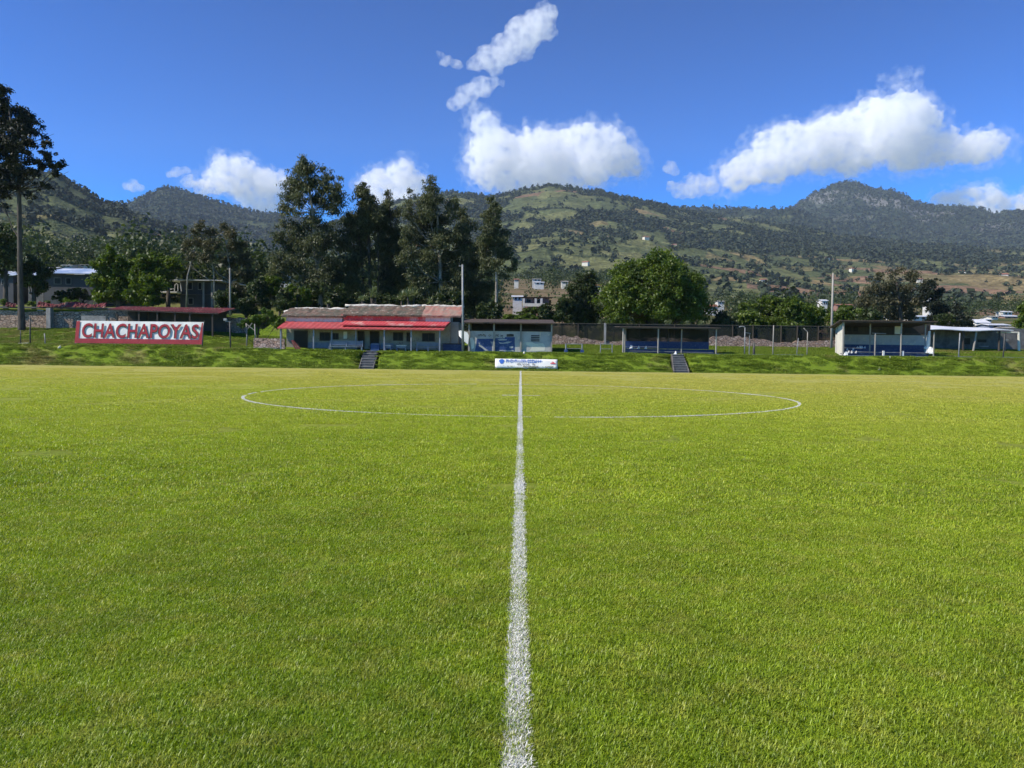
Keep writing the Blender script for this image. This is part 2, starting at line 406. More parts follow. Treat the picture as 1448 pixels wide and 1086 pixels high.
# ground sheet: fine near the bank, coarse to the horizon
ys = np.concatenate([np.array([-9000, -200, -20, 40]), [62.7], np.arange(62.9, 80, .28), np.geomspace(80, 720, 60), [900, 1500, 4000, 14000]])
xs = np.concatenate([-np.geomspace(14000, 75, 22), np.arange(-74, 75, .35), np.geomspace(75, 14000, 22)])
X, Yg = np.meshgrid(xs, ys); Z = np.where(Yg < 62.8, -.12, gz(X, Yg))
Z = np.where((Yg < 62.8) & (Yg > 62), -.06, Z)
V = np.stack([X, Yg, Z], -1).reshape(-1, 3); nx, ny = len(xs), len(ys)
idx = np.arange(nx*ny).reshape(ny, nx)
Q = np.stack([idx[:-1, :-1], idx[:-1, 1:], idx[1:, 1:], idx[1:, :-1]], -1).reshape(-1, 4)
o = mesh_np('ground', V, Q, m_bank, smooth=True); tag(o, kind='structure')

# ------------------------------------------------------------------ painted lines
k = N('chalk_line'); p = k.pos()
f = k.ramp(k.noise(30, 4, .7, p), (.36, 0), (.50, 1))
m_chalk = k.bsdf(k.mix(f, (.30, .33, .16), (.80, .79, .72)), .9, k.bump(k.noise(40, 3, .7, p), .6, .02))
k = N('worn_chalk_line'); p = k.pos()
f = k.ramp(k.noise(1.1, 5, .7, p), (.40, 0), (.60, 1))
m_chalk2 = k.bsdf(k.mix(f, (.36, .37, .12), (.74, .74, .58)), .9)
def strip(name, pts, w, mat, z=.004, jag=.0, closed=False):
    pts = np.array(pts, float); n = len(pts)
    t = np.roll(pts, -1, 0)-np.roll(pts, 1, 0)
    if not closed: t[0] = pts[1]-pts[0]; t[-1] = pts[-1]-pts[-2]
    t /= np.linalg.norm(t, axis=1)[:, None]; nrm = np.stack([-t[:, 1], t[:, 0]], 1)
    a = pts+nrm*(w/2+jag*(rng.random(n)-.5))[:, None]; b = pts-nrm*(w/2+jag*(rng.random(n)-.5))[:, None]
    V = np.concatenate([np.c_[a, np.full(n, z)], np.c_[b, np.full(n, z)]])
    i = np.arange(n if closed else n-1); j = (i+1) % n
    o = mesh_np(name, V, np.stack([i, i+n, j+n, j], 1), mat); tag(o, kind='structure'); return o
strip('halfway_line', [(0.004, y) for y in np.concatenate([np.arange(-6, 14, .03), np.arange(14, 62.05, .3)])], .10, m_chalk, .008, .025)
CEN = 28.0
strip('centre_circle_line', [(9.15*math.cos(a), CEN+9.15*math.sin(a)) for a in np.linspace(0, 2*math.pi, 260)[:-1]], .11, m_chalk2, .004, .02, True)
strip('centre_mark_line', [(-.62, CEN), (-.2, CEN), (.25, CEN), (.66, CEN)], .12, m_chalk2, .004)
strip('touch_line', [(x, TOUCH) for x in np.arange(-60, 60, .5)], .12, m_chalk2, .004, .03)
strip('side_line_mark', [(24.2, 36.9), (26, 36.9), (28, 36.85), (29.5, 36.85)], .12, m_chalk2, .004, .04)

# ------------------------------------------------------------------ turf blades (stuff): patches of blades set out by geometry nodes
def blade_patch(name, rad, n, length, width, lean, mat, white=False):
    r = rad*np.sqrt(rng.random(n)); a = rng.random(n)*2*np.pi
    bx, by = r*np.cos(a), r*np.sin(a)
    d = rng.random(n)*2*np.pi; le = np.radians(rng.normal(lean, 17, n).clip(8, 84)); L = length*(.55+.8*rng.random(n))
    wd = width*(.7+.6*rng.random(n))
    dx, dy = np.cos(d), np.sin(d); px_, py_ = -dy, dx
    h1 = L*.55*np.cos(le*.75); o1 = L*.55*np.sin(le*.75); h2 = h1+L*.45*np.cos(np.minimum(le*1.35, 1.5)); o2 = o1+L*.45*np.sin(np.minimum(le*1.35, 1.5))
    P = np.empty((n, 5, 3))
    P[:, 0] = np.c_[bx+px_*wd/2, by+py_*wd/2, np.full(n, -.004)]
    P[:, 1] = np.c_[bx-px_*wd/2, by-py_*wd/2, np.full(n, -.004)]
    P[:, 2] = np.c_[bx+dx*o1-px_*wd*.42, by+dy*o1-py_*wd*.42, h1]
    P[:, 3] = np.c_[bx+dx*o1+px_*wd*.42, by+dy*o1+py_*wd*.42, h1]
    P[:, 4] = np.c_[bx+dx*o2, by+dy*o2, h2]
    b = np.arange(n)*5
    T = np.repeat(rng.beta(2, 2.2, n), 5)
    me_o = mesh_np(name, P.reshape(-1, 3), [np.stack([b, b+1, b+2, b+3], 1), np.stack([b+3, b+2, b+4], 1)], mat, attrs={'tint': T})
    col.objects.unlink(me_o)
    return me_o
def scatter(name, pts, scales, patches, mat, label=None, kind='stuff'):
    """an object whose points carry grass patches, set by geometry nodes"""
    c = bpy.data.collections.new(name+'_patches')
    for q in patches: c.objects.link(q)
    me = bpy.data.meshes.new(name); me.vertices.add(len(pts)); me.vertices.foreach_set('co', np.asarray(pts, np.float32).ravel())
    me.attributes.new('siz', 'FLOAT', 'POINT').data.foreach_set('value', np.asarray(scales, np.float32))
    me.attributes.new('yaw', 'FLOAT', 'POINT').data.foreach_set('value', (rng.random(len(pts))*6.283).astype(np.float32))
    me.materials.append(mat)
    o = bpy.data.objects.new(name, me); col.objects.link(o); tag(o, label, kind=kind)
    g = bpy.data.node_groups.new(name+'_nodes', 'GeometryNodeTree')
    g.interface.new_socket('Geometry', in_out='INPUT', socket_type='NodeSocketGeometry'); g.interface.new_socket('Geometry', in_out='OUTPUT', socket_type='NodeSocketGeometry')
    gi = g.nodes.new('NodeGroupInput'); go = g.nodes.new('NodeGroupOutput')
    ci = g.nodes.new('GeometryNodeCollectionInfo'); ci.inputs['Collection'].default_value = c; ci.inputs['Separate Children'].default_value = True; ci.inputs['Reset Children'].default_value = True
    ip = g.nodes.new('GeometryNodeInstanceOnPoints'); ip.inputs['Pick Instance'].default_value = True
    rv = g.nodes.new('FunctionNodeRandomValue'); rv.data_type = 'INT'
    [i for i in rv.inputs if i.name == 'Max' and i.type == 'INT'][0].default_value = len(patches)-1
    na = g.nodes.new('GeometryNodeInputNamedAttribute'); na.data_type = 'FLOAT'; na.inputs['Name'].default_value = 'siz'
    nb = g.nodes.new('GeometryNodeInputNamedAttribute'); nb.data_type = 'FLOAT'; nb.inputs['Name'].default_value = 'yaw'
    cx = g.nodes.new('ShaderNodeCombineXYZ')
    L = g.links.new
    L(gi.outputs[0], ip.inputs['Points']); L(ci.outputs[0], ip.inputs['Instance'])
    L([q for q in rv.outputs if q.type == 'INT'][0], ip.inputs['Instance Index'])
    L(nb.outputs[0], cx.inputs['Z']); L(cx.outputs[0], ip.inputs['Rotation']); L(na.outputs[0], ip.inputs['Scale'])
    L(ip.outputs[0], go.inputs[0])
    md = o.modifiers.new('patches', 'NODES'); md.node_group = g
    return o
def frustum_pts(y0, y1, dens, margin):
    n = int(dens*(y1-y0)*2*(y1*.68+margin)); y = y0+(y1-y0)*rng.random(n); x = (rng.random(n)*2-1)*(y1*.68+margin)
    m = np.abs(x) < y*.68+margin
    return x[m], y[m]
near = [blade_patch('blade_patch', .25, 1700, .027, .0034, 54, m_blade) for i in range(5)]
mid = [blade_patch('blade_patch', .55, 2000, .034, .0065, 56, m_blade) for i in range(4)]
far_ = [blade_patch('blade_patch', 1.2, 2000, .026, .014, 60, m_blade) for i in range(3)]
PX, PY, PS = [], [], []
def addp(y0, y1, dens, margin):
    x, y = frustum_pts(y0, y1, dens, margin); return x, y
x, y = addp(1.4, 8.2, 20, 2.0)
s = .75+.55*fbm(x*1.1, y*1.1, 3, 2)+.15*rng.random(len(x))
scatter('grass', np.c_[x, y, np.zeros(len(x))], s, near, m_blade, 'short mown green turf across the near part of the pitch')
x, y = addp(7.6, 19, 3.6, 3.0)
s = .8+.5*fbm(x*.9, y*.9, 3, 2)
scatter('grass', np.c_[x, y, np.zeros(len(x))], s, mid, m_blade, 'short mown turf in the middle distance of the pitch')
x, y = addp(18, 58, .72, 4.0); k_ = rng.random(len(x)) < 1.15-(y-18)/40; x, y = x[k_], y[k_]
s = .8+.5*fbm(x*.7, y*.7, 3, 2)
scatter('grass', np.c_[x, y, np.zeros(len(x))], s, far_, m_blade, 'yellowing mown turf around the centre circle')
# chalk-covered blades standing in the halfway line
k = N('chalked_blades'); t = k.attr('tint', 'Fac')
m_chb = k.bsdf(k.ramp(t, (0, (.30, .34, .16)), (.25, (.70, .70, .60)), (1, (.88, .87, .82))), .85, trans=.15)
wn = [blade_patch('chalk_patch', .043, 220, .024, .0040, 58, m_chb) for i in range(4)]
y = np.r_[np.arange(1.4, 20, .02), np.arange(20, 62, .05)]; x = .004+rng.normal(0, .008, len(y))
an = np.arange(0, 2*np.pi, .0065); kc = fbm(np.cos(an)*6, np.sin(an)*6, 3, 21) > .24
ccx, ccy = 9.15*np.cos(an[kc]), 28.0+9.15*np.sin(an[kc])
crx = np.arange(-.6, .66, .05)
keep = fbm(y*5, y*0+3.3, 3, 8) > .22
y2 = 1.4+14.6*rng.random(150); x2 = .004+np.sign(rng.random(150)-.5)*(.05+.022*rng.random(150))
scatter('chalked_grass', np.c_[np.r_[x[keep], x2, ccx, crx], np.r_[y[keep], y2, ccy, crx*0+28.0], np.full(keep.sum()+150+kc.sum()+len(crx), .004)], np.r_[.85+.35*rng.random(keep.sum()), .2+.2*rng.random(150), .75+.3*rng.random(kc.sum()), np.full(len(crx), .9)], wn, m_chb, 'white chalked grass blades along the halfway line and centre circle')
# rough grass on the bank and terrace
tufts = [blade_patch('tuft_patch', .42, 260, .10, .022, 46, m_tuft) for i in range(4)]
n = 11000; x = rng.uniform(-52, 52, n); y = rng.uniform(63.0, 78, n)
k_ = (fbm(x*.35, y*.35, 4, 11) > .1) & ~((x > -21) & (x < -4.6) & (y > 66.4)) & ~((x > -4.5) & (x < 2.8) & (y > 67))
x, y = x[k_], y[k_]; s = .45+.9*fbm(x*.5, y*.9, 3, 12)
s = np.where((rng.random(len(x)) < .16) & (y < 66.6), s*1.35, s)
scatter('bank_grass', np.c_[x, y, gz(x, y)], s, tufts, m_tuft, 'rough uneven grass on the bank and terrace beyond the pitch')

# ------------------------------------------------------------------ hills
def hill(name, ridge, r0, r1, e0, amp, nscale, mat_fn, seed, ncol=700, nrow=200, az=(-52, 52), pw=.8, tail=.6):
    """a hillside: rises from r0 to its ridge at r1, then falls away behind; relief by ridged noise"""
    pts = np.array(ridge, float)
    az_r, el_r = [], []
    for px, py in pts:
        d = ray(px, py); az_r.append(math.degrees(math.atan2(d[0], d[1]))); el_r.append(math.degrees(math.atan2(d[2], math.hypot(d[0], d[1]))))
    A = np.linspace(az[0], az[1], ncol); E = np.interp(A, az_r, el_r)
    ker = np.ones(3)/3; E = np.convolve(np.pad(E, 1, 'edge'), ker, 'valid')
    tt = np.concatenate([np.linspace(0, 1, nrow), 1+np.linspace(0, 1, 30)[1:]*tail])
    T, AA = np.meshgrid(tt, A, indexing='ij'); EE = np.broadcast_to(E, T.shape)
    rr = r1*(1+.10*(fbm(A*.12, A*0, 3, seed)-.5))
    RR = r0+(rr-r0)[None, :]*T
    up = np.clip(T, 0, 1)**pw
    el = e0+(EE-e0)*up
    z = RR*np.tan(np.radians(el))
    zr = (rr*np.tan(np.radians(E)))[None, :]
    b = np.clip((T-1)/tail, 0, 1); z = np.where(T > 1, zr*(1-.9*b**.8), z)
    x = RR*np.sin(np.radians(AA)); y = RR*np.cos(np.radians(AA))
    env = np.clip(T*3, 0, 1)*np.clip((1-T)*4+.05, 0, 1)*(T <= 1)
    rl = ridged(x/nscale, y/nscale, 5, seed)-.55
    H = np.clip(zr-r0*math.tan(math.radians(e0)), 20, None)
    z = z+amp*H*rl*env+.0012*RR*(fbm(AA*5, T*0, 3, seed+3)-.5)*np.where(T >= .93, 1, 0)
    P = np.stack([x, y, z+CAMZ], -1)
    nr, nc = T.shape; i = np.arange(nr*nc).reshape(nr, nc)
    Q = np.stack([i[:-1, :-1], i[:-1, 1:], i[1:, 1:], i[1:, :-1]], -1).reshape(-1, 4)
    c, dens = mat_fn(x, y, z, T, AA)
    o = mesh_np(name, P.reshape(-1, 3), Q, m_hill, attrs={'land': c.reshape(-1, 3)}, smooth=True); tag(o, kind='structure')
    return P, dens, T
k = N('hill_land'); p = k.pos()
c = k.attr('land'); n1 = k.noise(.035, 5, .65, p); n2 = k.noise(.15, 3, .6, p)
c = k.mix(.9, c, k.ramp(n1, (.3, .55), (.7, 1.45)), 'MULTIPLY'); c = k.mix(.5, c, k.ramp(n2, (.35, .4), (.65, 1.5)), 'MULTIPLY')
m_hill = k.bsdf(c, .95, k.bump(k.math('ADD', n1, k.math('MULTIPLY', n2, .4)), 1.0, 9.0), spec=.05)
def lerp(a, b, t): return a+(b-a)*t[..., None]
FOREST = np.array((.030, .043, .022)); PAST = np.array((.150, .155, .065)); PAST2 = np.array((.088, .105, .045)); TAN = np.array((.20, .155, .075)); SOIL = np.array((.20, .125, .08)); ROCK = np.array((.20, .195, .185))
def land(x, y, fields, tanr, size, seed, rocky=None):
    """patchwork of pasture, dry fields and woodland; returns colour and tree density"""
    wx = x+90*(fbm(x/110, y/110, 4, seed+20)-.5); wy = y+90*(fbm(x/110, y/110, 4, seed+21)-.5)
    f1, f2, cid = voronoi(wx/size, wy/(size*1.25), seed)
    fo = np.stack([FOREST[i]*(0.75+.6*fbm(x/60, y/60, 3, seed+5)) for i in range(3)], -1)
    pa = lerp(PAST, PAST2, np.clip(cid*1.7, 0, 1))
    pa = lerp(pa, TAN, (np.mod(cid*7.3, 1) < tanr)*np.clip(.45+.8*np.mod(cid*3.1, 1), 0, 1))
    pa = lerp(pa, SOIL, (np.mod(cid*13.7, 1) < tanr*.55)*.9)
    big = fbm(x/420, y/420, 4, seed+9); sm = fbm(x/85, y/85, 3, seed+10)
    wood = sstep(-.04, .05, (big*.5+sm*.5)-fields)
    edge = 1-sstep(.05, .16, f2-f1)
    c = lerp(pa, fo, np.clip(np.maximum(wood, .85*edge*(sm > .40)), 0, 1))
    if rocky is not None: c = lerp(c, ROCK, rocky)
    return c, np.maximum(wood, .8*edge*(sm > .40))
RIDGE_L = [(-500, 150), (-200, 190), (-60, 222), (0, 236), (40, 243), (75, 243), (100, 258), (125, 272), (145, 287), (170, 291), (185, 301), (215, 313), (255, 324), (290, 338), (340, 354), (400, 374), (470, 398), (600, 425), (800, 445), (1000, 462)]
RIDGE_LF = [(-200, 330), (60, 325), (120, 312), (160, 296), (178, 290), (200, 278), (235, 265), (255, 268), (275, 276), (300, 284), (340, 295), (365, 301), (395, 303), (430, 312), (500, 335), (700, 360)]
RIDGE_M = [(100, 440), (250, 400), (330, 372), (400, 342), (450, 322), (500, 303), (560, 285), (600, 276), (640, 272), (665, 275), (690, 279), (705, 277), (740, 267), (775, 262), (800, 264), (830, 271), (850, 270), (870, 277), (900, 283), (940, 291), (965, 298), (1000, 304), (1060, 312), (1100, 318), (1150, 325), (1200, 335), (1260, 342), (1300, 347), (1350, 350), (1400, 353), (1448, 354), (1600, 352), (1800, 345)]
RIDGE_F = [(760, 330), (850, 312), (900, 303), (960, 294), (1000, 295), (1060, 295), (1115, 296), (1140, 303), (1180, 316), (1230, 328), (1300, 345), (1500, 370)]
RIDGE_R = [(950, 345), (1050, 325), (1110, 297), (1125, 291), (1150, 275), (1170, 265), (1195, 257), (1215, 260), (1235, 267), (1260, 269), (1275, 273), (1295, 286), (1320, 291), (1350, 292), (1375, 293), (1390, 296), (1405, 302), (1420, 300), (1448, 298), (1520, 288), (1650, 300), (1900, 320)]
def mf_l(x, y, z, T, A): return land(x, y, .57+.16*sstep(.5, .1, np.abs(T-.42))-.16*sstep(.66, .9, T), .10, 55, 31)
def mf_lf(x, y, z, T, A): return land(x, y, .30, .05, 200, 41, .25*sstep(.62, .7, fbm(x/90, y/90, 4, 44)))
def mf_m(x, y, z, T, A):
    f = .645+.05*sstep(-8, 20, A)-.30*sstep(.52, .80, T)*(1-.75*sstep(.53, .61, fbm(x/330, y/330, 3, 77)))-.1*sstep(.12, .0, T)
    return land(x, y, f, .045+.55*sstep(10, 26, A)*sstep(.8, .3, T), 62, 51)
def mf_f(x, y, z, T, A): return land(x, y, .36, .06, 200, 61)
def mf_r(x, y, z, T, A): return land(x, y, .27, .05, 250, 71, .75*sstep(.56, .66, fbm(x/130, z/60, 4, 73))*sstep(.45, .7, T))
HL = {}
HL['l'] = hill('hill', RIDGE_L, 330, 1500, 2.6, .14, 300, mf_l, 3, 760, 230, (-52, 22))
HL['lf'] = hill('mountain', RIDGE_LF, 1900, 3300, 5.0, .16, 620, mf_lf, 13, 420, 130, (-45, 6))
HL['m'] = hill('hill', RIDGE_M, 420, 2400, 2.4, .135, 400, mf_m, 23, 1100, 320, (-34, 52))
HL['f'] = hill('hill', RIDGE_F, 2500, 3500, 5.0, .12, 500, mf_f, 33, 380, 90, (-6, 40))
HL['r'] = hill('mountain', RIDGE_R, 3000, 4600, 5.0, .20, 700, mf_r, 43, 700, 170, (5, 52))

# woodland on the hills: many small lumpy crowns, one object per hillside
def lumps(name, P, dens, T, n, size, label, m, ridge_n=0, cards=10, tlo=.0):
    ok = (T <= 1.0).ravel(); Pf = P.reshape(-1, 3)
    rr = np.hypot(Pf[:, 0], Pf[:, 1])
    vis = np.abs(np.degrees(np.arctan2(Pf[:, 0], Pf[:, 1]))) < 37
    wt = dens.ravel()*ok*vis*(T.ravel() > tlo)*rr**1.3*sstep(.0, .2, T.ravel())+.010*ok*vis*rr**1.3*(T.ravel() > tlo)
    pr = np.cumsum(wt/wt.sum())
    idx = np.searchsorted(pr, rng.random(n)).clip(0, len(Pf)-1)
    if ridge_n:
        rid = np.where((np.abs(T.ravel()-1) < .012) & vis)[0]; idx = np.concatenate([idx, rng.choice(rid, ridge_n)])
    c = Pf[idx]; n = len(c)
    nr, nc = T.shape
    jx = Pf[np.minimum(idx+1, len(Pf)-1)]-c; jy = Pf[np.minimum(idx+nc, len(Pf)-1)]-c
    ok2 = (np.linalg.norm(jx, axis=1) < 200)[:, None]
    c = c+jx*rng.random((n, 1))*ok2+jy*rng.random((n, 1))*np.where((T.ravel()[idx] < .985), 1, 0)[:, None]
    s = size*(.5+.9*rng.random(n)**1.6); tall = .8+.7*rng.random(n)
    K = cards; d = rng.normal(size=(n, K, 3)); d /= np.linalg.norm(d, axis=2)[..., None]
    q = d*(.35+.6*rng.random((n, K, 1)))*s[:, None, None]; q[:, :, 2] = q[:, :, 2]*tall[:, None]+(s*tall*.7)[:, None]
    C = c[:, None, :]+q
    nr_ = d+.5*rng.normal(size=(n, K, 3)); nr_[..., 2] += .4; nr_ /= np.linalg.norm(nr_, axis=2)[..., None]
    u = np.cross(nr_, rng.normal(size=(n, K, 3))); u /= np.linalg.norm(u, axis=2)[..., None]; v = np.cross(u, nr_)
    L = (s[:, None]*(.42+.4*rng.random((n, K))))[..., None]
    V = np.stack([C+u*L, C+v*L*.8, C-u*L, C-v*L*.8], 2).reshape(-1, 3)
    i4 = np.arange(n*K)*4
    tint = np.repeat(np.clip(np.repeat(rng.normal(.42, .2, n), K)+rng.normal(0, .1, n*K), 0, 1), 4)
    o = mesh_np(name, V, np.stack([i4, i4+1, i4+2, i4+3], 1), m, attrs={'tint': tint}); tag(o, label, kind='stuff')
m_wood = leaf('far_woodland', (.020, .030, .016), (.038, .052, .025), (.075, .088, .04), .0, .9)
lumps('woodland', *HL['l'], 17000, 3.6, 'dark woods and hedgerow trees over the left hill', m_wood, 300, 9, .1)
lumps('woodland', *HL['m'], 32000, 3.9, 'woods and hedgerow trees over the broad middle hill', m_wood, 700, 9, .08)
lumps('woodland', *HL['lf'], 14000, 6.5, 'dark forest on the farther left mountain', m_wood, 320, 6)
lumps('woodland', *HL['f'], 9000, 7, 'forest on the level ridge behind the middle hill', m_wood, 320, 6)
lumps('woodland', *HL['r'], 16000, 7.5, 'thin forest on the grey right mountain', m_wood, 420, 6)
# ------------------------------------------------------------------ stadium buildings
def plate(mb, P, th=.03):
    """a sheet through four corners with thickness"""
    P = [Vector(p) for p in P]; n = (P[1]-P[0]).cross(P[3]-P[0]).normalized()*th
    if n.z < 0 or (abs(n.z) < 1e-3 and n.y < 0): n = -n
    return mb.hexa([*[p-n for p in P], *P])
def corrugated(mb, a, b, c, d, n, amp=.02, th=0):
    """wavy roof sheet: a-b is the lower edge, d-c the upper"""
    a, b, c, d = map(Vector, (a, b, c, d)); nr = (b-a).cross(d-a).normalized()
    if nr.z < 0: nr = -nr
    vs, fs = [], []
    for i in range(n+1):
        t = i/n; o = nr*amp*(1 if i % 2 else -1)
        vs += [a.lerp(b, t)+o, d.lerp(c, t)+o]
    for i in range(n): fs.append((2*i, 2*i+2, 2*i+3, 2*i+1))
    return mb.add(vs, fs)
def wavy_slab(mb, xa, xb, yf, zf, yb, zb, n=24, wob=.06, th=.12, seed=1):
    """old roof slope of uneven thickness: front edge (yf, zf), back edge (yb, zb)"""
    rn = random.Random(seed); vs, fs = [], []
    rows = 5
    for i in range(n+1):
        x = xa+(xb-xa)*i/n
        for j in range(rows):
            t = j/(rows-1); z = zf+(zb-zf)*t+rn.uniform(-wob, wob)*(.5+t); vs.append((x, yf+(yb-yf)*t+rn.uniform(-.03, .03), z))
        vs.append((x, yf+.02, zf-th+rn.uniform(-.02, .02))); vs.append((x, yb, zb-th))
    k = rows+2
    for i in range(n):
        a = i*k; b = a+k
        for j in range(rows-1): fs.append((a+j, b+j, b+j+1, a+j+1))
        fs.append((a, a+rows, b+rows, b)); fs.append((a+rows, a+rows+1, b+rows+1, b+rows))
    fs.append(tuple(range(rows))+(rows+1, rows)); fs.append(tuple(n*k+i for i in list(range(rows))+[rows+1, rows]))
    return mb.add(vs, fs)

# --- clubhouse with red awnings
YF, YW, YB = 67.7, 70.4, 74.5
FLOOR = 1.40
cx0, cx1 = fx(405, YW), fx(637, YW); base = empty('clubhouse', (fx(520, YW), YW, FLOOR))
tag(base, 'long low white clubhouse with red sheet awnings and a mossy tile roof', 'building')
zt = lambda px, py, Y: fz(px, py, Y)
ze_l, ze_r = zt(450, 447.5, YW), zt(560, 445.5, YW)
mb = MB()
x_end = fx(652, YW)
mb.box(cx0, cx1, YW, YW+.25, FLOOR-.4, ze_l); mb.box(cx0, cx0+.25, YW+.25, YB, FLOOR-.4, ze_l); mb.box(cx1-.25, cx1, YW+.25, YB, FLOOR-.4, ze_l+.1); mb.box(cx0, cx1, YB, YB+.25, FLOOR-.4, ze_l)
mb.build('wall', MT['shaded_veranda_wall'], base)
pl = MB().box(cx0-.9, x_end+.3, YF-.35, YW-.003, FLOOR-.7, FLOOR).build('floor_slab', MT['concrete'], base)
rf = wavy_slab(MB(), fx(399, YW), fx(490, YW), YW-.35, zt(445, 446.5, YW-.35), YW+2.2, zt(445, 436.2, YW+2.2), 20, .05, .14, 3).build('old_tile_roof', MT['tile'], base)
rf = wavy_slab(MB(), fx(487, YW), fx(597, YW), YW-.45, zt(545, 445.2, YW-.45), YW+2.4, zt(545, 432.5, YW+2.4), 24, .045, .14, 4).build('old_tile_roof', MT['tile'], base)
tag(rf, 'brown mottled tiles over the middle of the clubhouse')
rf = wavy_slab(MB(), fx(597, YW)+.003, fx(652, YW), YW-.45, zt(625, 446.2, YW-.45), YW+2.4, zt(625, 432.8, YW+2.4), 14, .03, .14, 5).build('old_tile_roof', MT['tile_pink'], base)
tag(rf, 'pinkish faded tiles at the right end of the roof')
rg = MB()
for (a, b, py, Y) in ((402, 489, 437, YW+2.25), (488, 596, 433, YW+2.45), (597, 656, 433.4, YW+2.45)):
    rn = random.Random(a); n = 16; pts = [(fx(a+(b-a)*i/n, Y), Y+rn.uniform(-.05, .05), zt((a+b)/2, py, Y)+rn.uniform(-.06, .07)-(0.28*max(0, 1-i/4) if a == 402 else 0)) for i in range(n+1)]
    rg.tube(pts, [.10+rn.uniform(0, .07) for _ in pts], 7)
rg.build('roof_ridge', MT['ridge'], base, smooth=True)
back = MB()
back.hexa([(cx0-.2, YW+2.5, ze_l-.3), (x_end, YW+2.5, ze_l-.3), (x_end, YB+.5, ze_l-.5), (cx0-.2, YB+.5, ze_l-.5), (cx0-.2, YW+2.5, zt(500, 437, YW+2.5)), (x_end, YW+2.5, zt(500, 435, YW+2.5)), (x_end, YB+.5, ze_l), (cx0-.2, YB+.5, ze_l)])
back.build('rear_roof', MT['rust'], base)
# awnings
def awn(pxa0, pxa1, pxb0, pxb1, pyl, pyu, Yl, Yu, mat, lab=None, n=60):
    """px at the lower edge a0..a1 and upper edge b0..b1"""
    pm = (pxa0+pxa1)/2; zl, zu = zt(pm, pyl, Yl), zt(pm, pyu, Yu)
    a, b, c, d = (fx(pxa0, Yl), Yl, zl), (fx(pxa1, Yl), Yl, zl), (fx(pxb1, Yu), Yu, zu), (fx(pxb0, Yu), Yu, zu)
    m = corrugated(MB(), a, b, c, d, n, .018); m.bar((a[0], a[1], a[2]-.05), (b[0], b[1], b[2]-.05), .07, .03)
    o = m.build('awning', mat, base)
    if lab: tag(o, lab)
    return a, b, c, d
A1 = awn(392, 627, 404, 637, 464.6, 455.2, YF-.25, YW-.02, MT['red_metal'], 'long lower red awning sheet')
A2 = awn(481, 630, 488, 637, 459.3, 453.6, YF+.35, YW-.03, MT['red_faded'], 'second red awning sheet above the first')
A3 = awn(487, 602, 482, 602, 453.0, 445.4, YW-.14, YW-.10, MT['red_faded'], 'upright red fascia sheet under the tiles')
o = MB().box(fx(602, YW)+.003, cx1-.003, YW-.16, YW-.08, zt(620, 455, YW), zt(620, 446.5, YW)).build('fascia_board', MT['white_wall'], base); tag(o, 'pale fascia board at the right end')
o = MB().box(cx0+.02, fx(484, YW), YW-.10, YW-.003, zt(445, 455.6, YW), zt(445, 447.2, YW)).build('fascia_board', MT['white_wall'], base); tag(o, 'white fascia board at the left end')
MB().hexa([(A1[0][0], A1[0][1], A1[0][2]-.1), (A1[0][0]+.04, A1[0][1], A1[0][2]-.1), (A1[3][0]+.04, YW, A1[3][2]-.1), (A1[3][0], YW, A1[3][2]-.1), A1[0], (A1[0][0]+.04, *A1[0][1:]), (A1[3][0]+.04, *A1[3][1:]), A1[3]]).build('awning_end', MT['red_metal'], base)
for px in (397, 443.5, 543.5, 581.5, 622):
    x = fx(px, YF); MB().box(x-.055, x+.055, YF-.055, YF+.055, FLOOR-.3, A1[0][2]-.085).build('post', MT['bluegrey'], base, bevel=.01)
for (a, b, c) in ((469, 471.3, 'p'), (503, 505, 'p')):
    x = fx(a, YF+.5); MB().box(x-.05, x+.05, YF+.5, YF+.6, FLOOR-.3, A1[0][2]+.1).build('post', MT['bluegrey'], base)
# doors, windows, dado
for (a, b) in ((417, 434), (507, 514), (524.5, 535)):
    x0, x1 = fx(a, YW), fx(b, YW); d = MB().box(x0, x1, YW-.05, YW-.003, FLOOR+.02, zt(470, 469, YW)).build('door', MT['dark'], base)
    m = MB(); zz = zt(470, 469, YW); m.box(x0-.08, x0, YW-.07, YW-.003, FLOOR+.02, zz+.08).box(x1, x1+.08, YW-.07, YW-.003, FLOOR+.02, zz+.08).box(x0, x1, YW-.07, YW-.003, zz, zz+.08)
    f = m.build('frame', MT['darkwood'], d)
for (a, b, t, bt) in ((452, 467, 470, 482), (470.5, 479, 471, 480), (556, 570, 470, 482), (575, 580, 470, 483), (597, 615, 471, 483)):
    x0, x1, z0, z1 = fx(a, YW), fx(b, YW), zt((a+b)/2, bt, YW), zt((a+b)/2, t, YW)
    f = MB().box(x0, x1, YW-.06, YW-.003, z0, z0+.07).box(x0, x1, YW-.06, YW-.003, z1-.07, z1).box(x0, x0+.06, YW-.06, YW-.003, z0+.07, z1-.07).box(x1-.06, x1, YW-.06, YW-.003, z0+.07, z1-.07).box((x0+x1)/2-.025, (x0+x1)/2+.025, YW-.05, YW-.003, z0+.07, z1-.07).build('window', MT['darkwood'], base)
    MB().box(x0+.06, x1-.06, YW-.03, YW-.006, z0+.07, z1-.07).build('pane', MT['glass'], f)
for (a, b) in ((434.8, 452), (452, 468), (538, 556)):
    MB().box(fx(a, YW), fx(b, YW), YW-.025, YW-.004, FLOOR, zt(450, 484, YW)).build('blue_dado', MT['bluegrey'], base)
MB().box(fx(486, YW), fx(491, YW), YW-.09, YW-.03, zt(488, 479, YW), zt(488, 469, YW)).build('notice_board', MT['cloth_white'], base)
